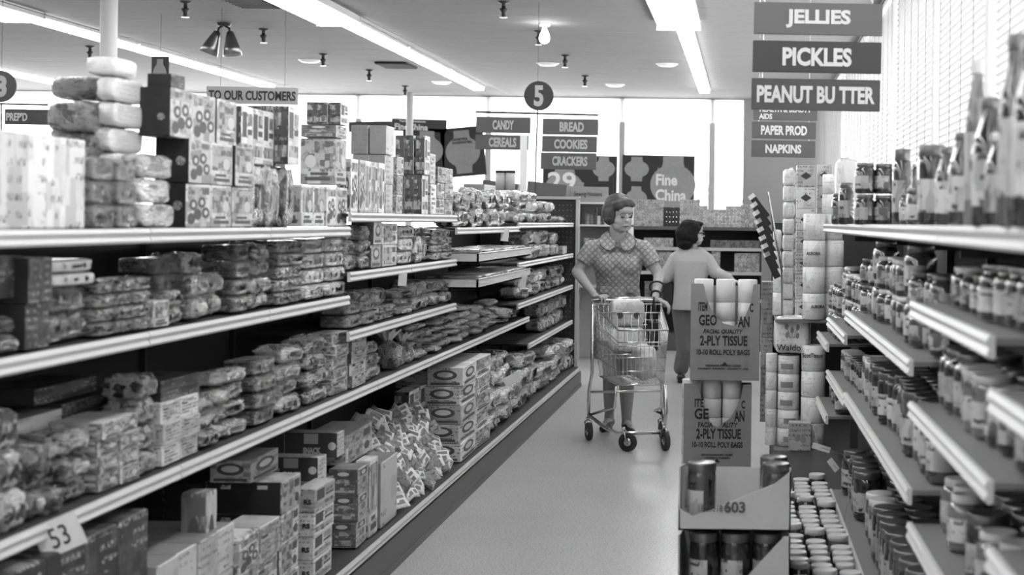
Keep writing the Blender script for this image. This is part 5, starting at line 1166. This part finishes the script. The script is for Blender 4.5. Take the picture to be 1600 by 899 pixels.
for h_,k_,a_ in zip((V(1068,490,.02),V(1092,490,.02)),k2,a2_): cap(bm,h_,k_,.09,.06); cap(bm,k_,a_,.055,.035); cap(bm,Vector((a_.x,a_.y,.07)),Vector((a_.x-.02,a_.y+.13,.035)),.034,.028)
fuse('body',bm,'skin',.0048,w2,2)
bm=bmesh.new()
def r2(xa,xb,y,dp): a=V(xa,y).x; b=V(xb,y).x; return ((a+b)/2,D2+.0,pz(1080,y,D2),(b-a)/2,dp)
ecyl(bm,[r2(1064,1096,389,.06),r2(1052,1108,397,.09),r2(1048,1111,408,.115),r2(1051,1107,425,.12),r2(1053,1104,445,.12),r2(1052,1106,465,.135),r2(1050,1108,484,.145)][::-1])
cap(bm,V(1068,396),s2L+Vector((0,0,-.02)),.062,.062); cap(bm,V(1092,396),s2R+Vector((0,0,-.02)),.062,.062); cap(bm,s2L+Vector((0,0,-.015)),e2L,.062,.064); cap(bm,e2L,e2L+(w2L-e2L)*.8,.060,.046); cap(bm,s2R+Vector((0,0,-.015)),e2R,.062,.062); cap(bm,e2R,e2R+(w2R-e2R)*.82,.056,.045)
fuse('jacket',bm,'jacket',.007,w2,2)
bm=bmesh.new()
for h_,k_,a_ in zip((V(1066,480,.02),V(1094,480,.02)),k2,a2_): cap(bm,h_,k_,.105,.078); cap(bm,k_,Vector((a_.x,a_.y,.14)),.076,.072)
fuse('trousers',bm,'trousers',.008,w2,2)
bm=bmesh.new()
def HE2(p,r): bmesh.ops.create_icosphere(bm,subdivisions=3,radius=1,matrix=T2@Matrix.Translation(p)@Matrix.Diagonal((r[0],r[1],r[2],1)))
HE2((0,.03,.055),(.102,.108,.082)); HE2((0,.07,-.0),(.112,.10,.10)); HE2((0,.085,-.075),(.09,.075,.07)); HE2((.05,-.02,.06),(.05,.06,.045)); HE2((0,-.045,.085),(.07,.05,.03)); HE2((.075,.03,-.02),(.03,.05,.07)); HE2((-.075,.03,-.02),(.03,.05,.07))
for v in bm.verts: v.co+=v.normal*noise.noise(v.co*38)*.014
fuse('hair',bm,'hair_dark',.007,w2,1)
bm=bmesh.new()
for sx in (-1,1): bmesh.ops.create_icosphere(bm,subdivisions=2,radius=1,matrix=T2@Matrix.Translation((sx*.03,-.094,.0))@Matrix.Diagonal((.024,.006,.018,1))); tube(bm,[T2@Vector((sx*.05,-.09,.008)),T2@Vector((sx*.076,.01,.008))],.004,5)
ob('sunglasses',mesh('sunglasses',bm,'black',True),w2)
for a_ in a2_:
    bm=bmesh.new(); cap(bm,Vector((a_.x,a_.y-.03,.05)),Vector((a_.x-.02,a_.y+.15,.034)),.042,.032); bx(bm,a_.x-.03,a_.x+.03,a_.y-.07,a_.y-.01,.0,.06)
    for v in bm.verts: v.co.z=max(v.co.z,.002)
    fuse('shoe',bm,'shoe',.006,w2,1)
settle(w2)
tag(w2,'shopper seen from behind in pale jacket and dark flared trousers, reaching right','person')
hb=empty('handbag',V(1043,477,.03)); 
bm=bmesh.new(); bx(bm,-.05,.06,-.05,.05,0,.22,0,.015); ob('bag_body',mesh('bag_body',bm,'black'),hb)
bm=bmesh.new(); tube(bm,[(-.03,0,.2),(-.05,-.03,.30),(0,-.03,.36),(.05,-.03,.30),(.04,0,.2)],.007,6); ob('strap',mesh('strap',bm,'black',True),hb); tag(hb,'black handbag hanging from the arm of the shopper in trousers','handbag')
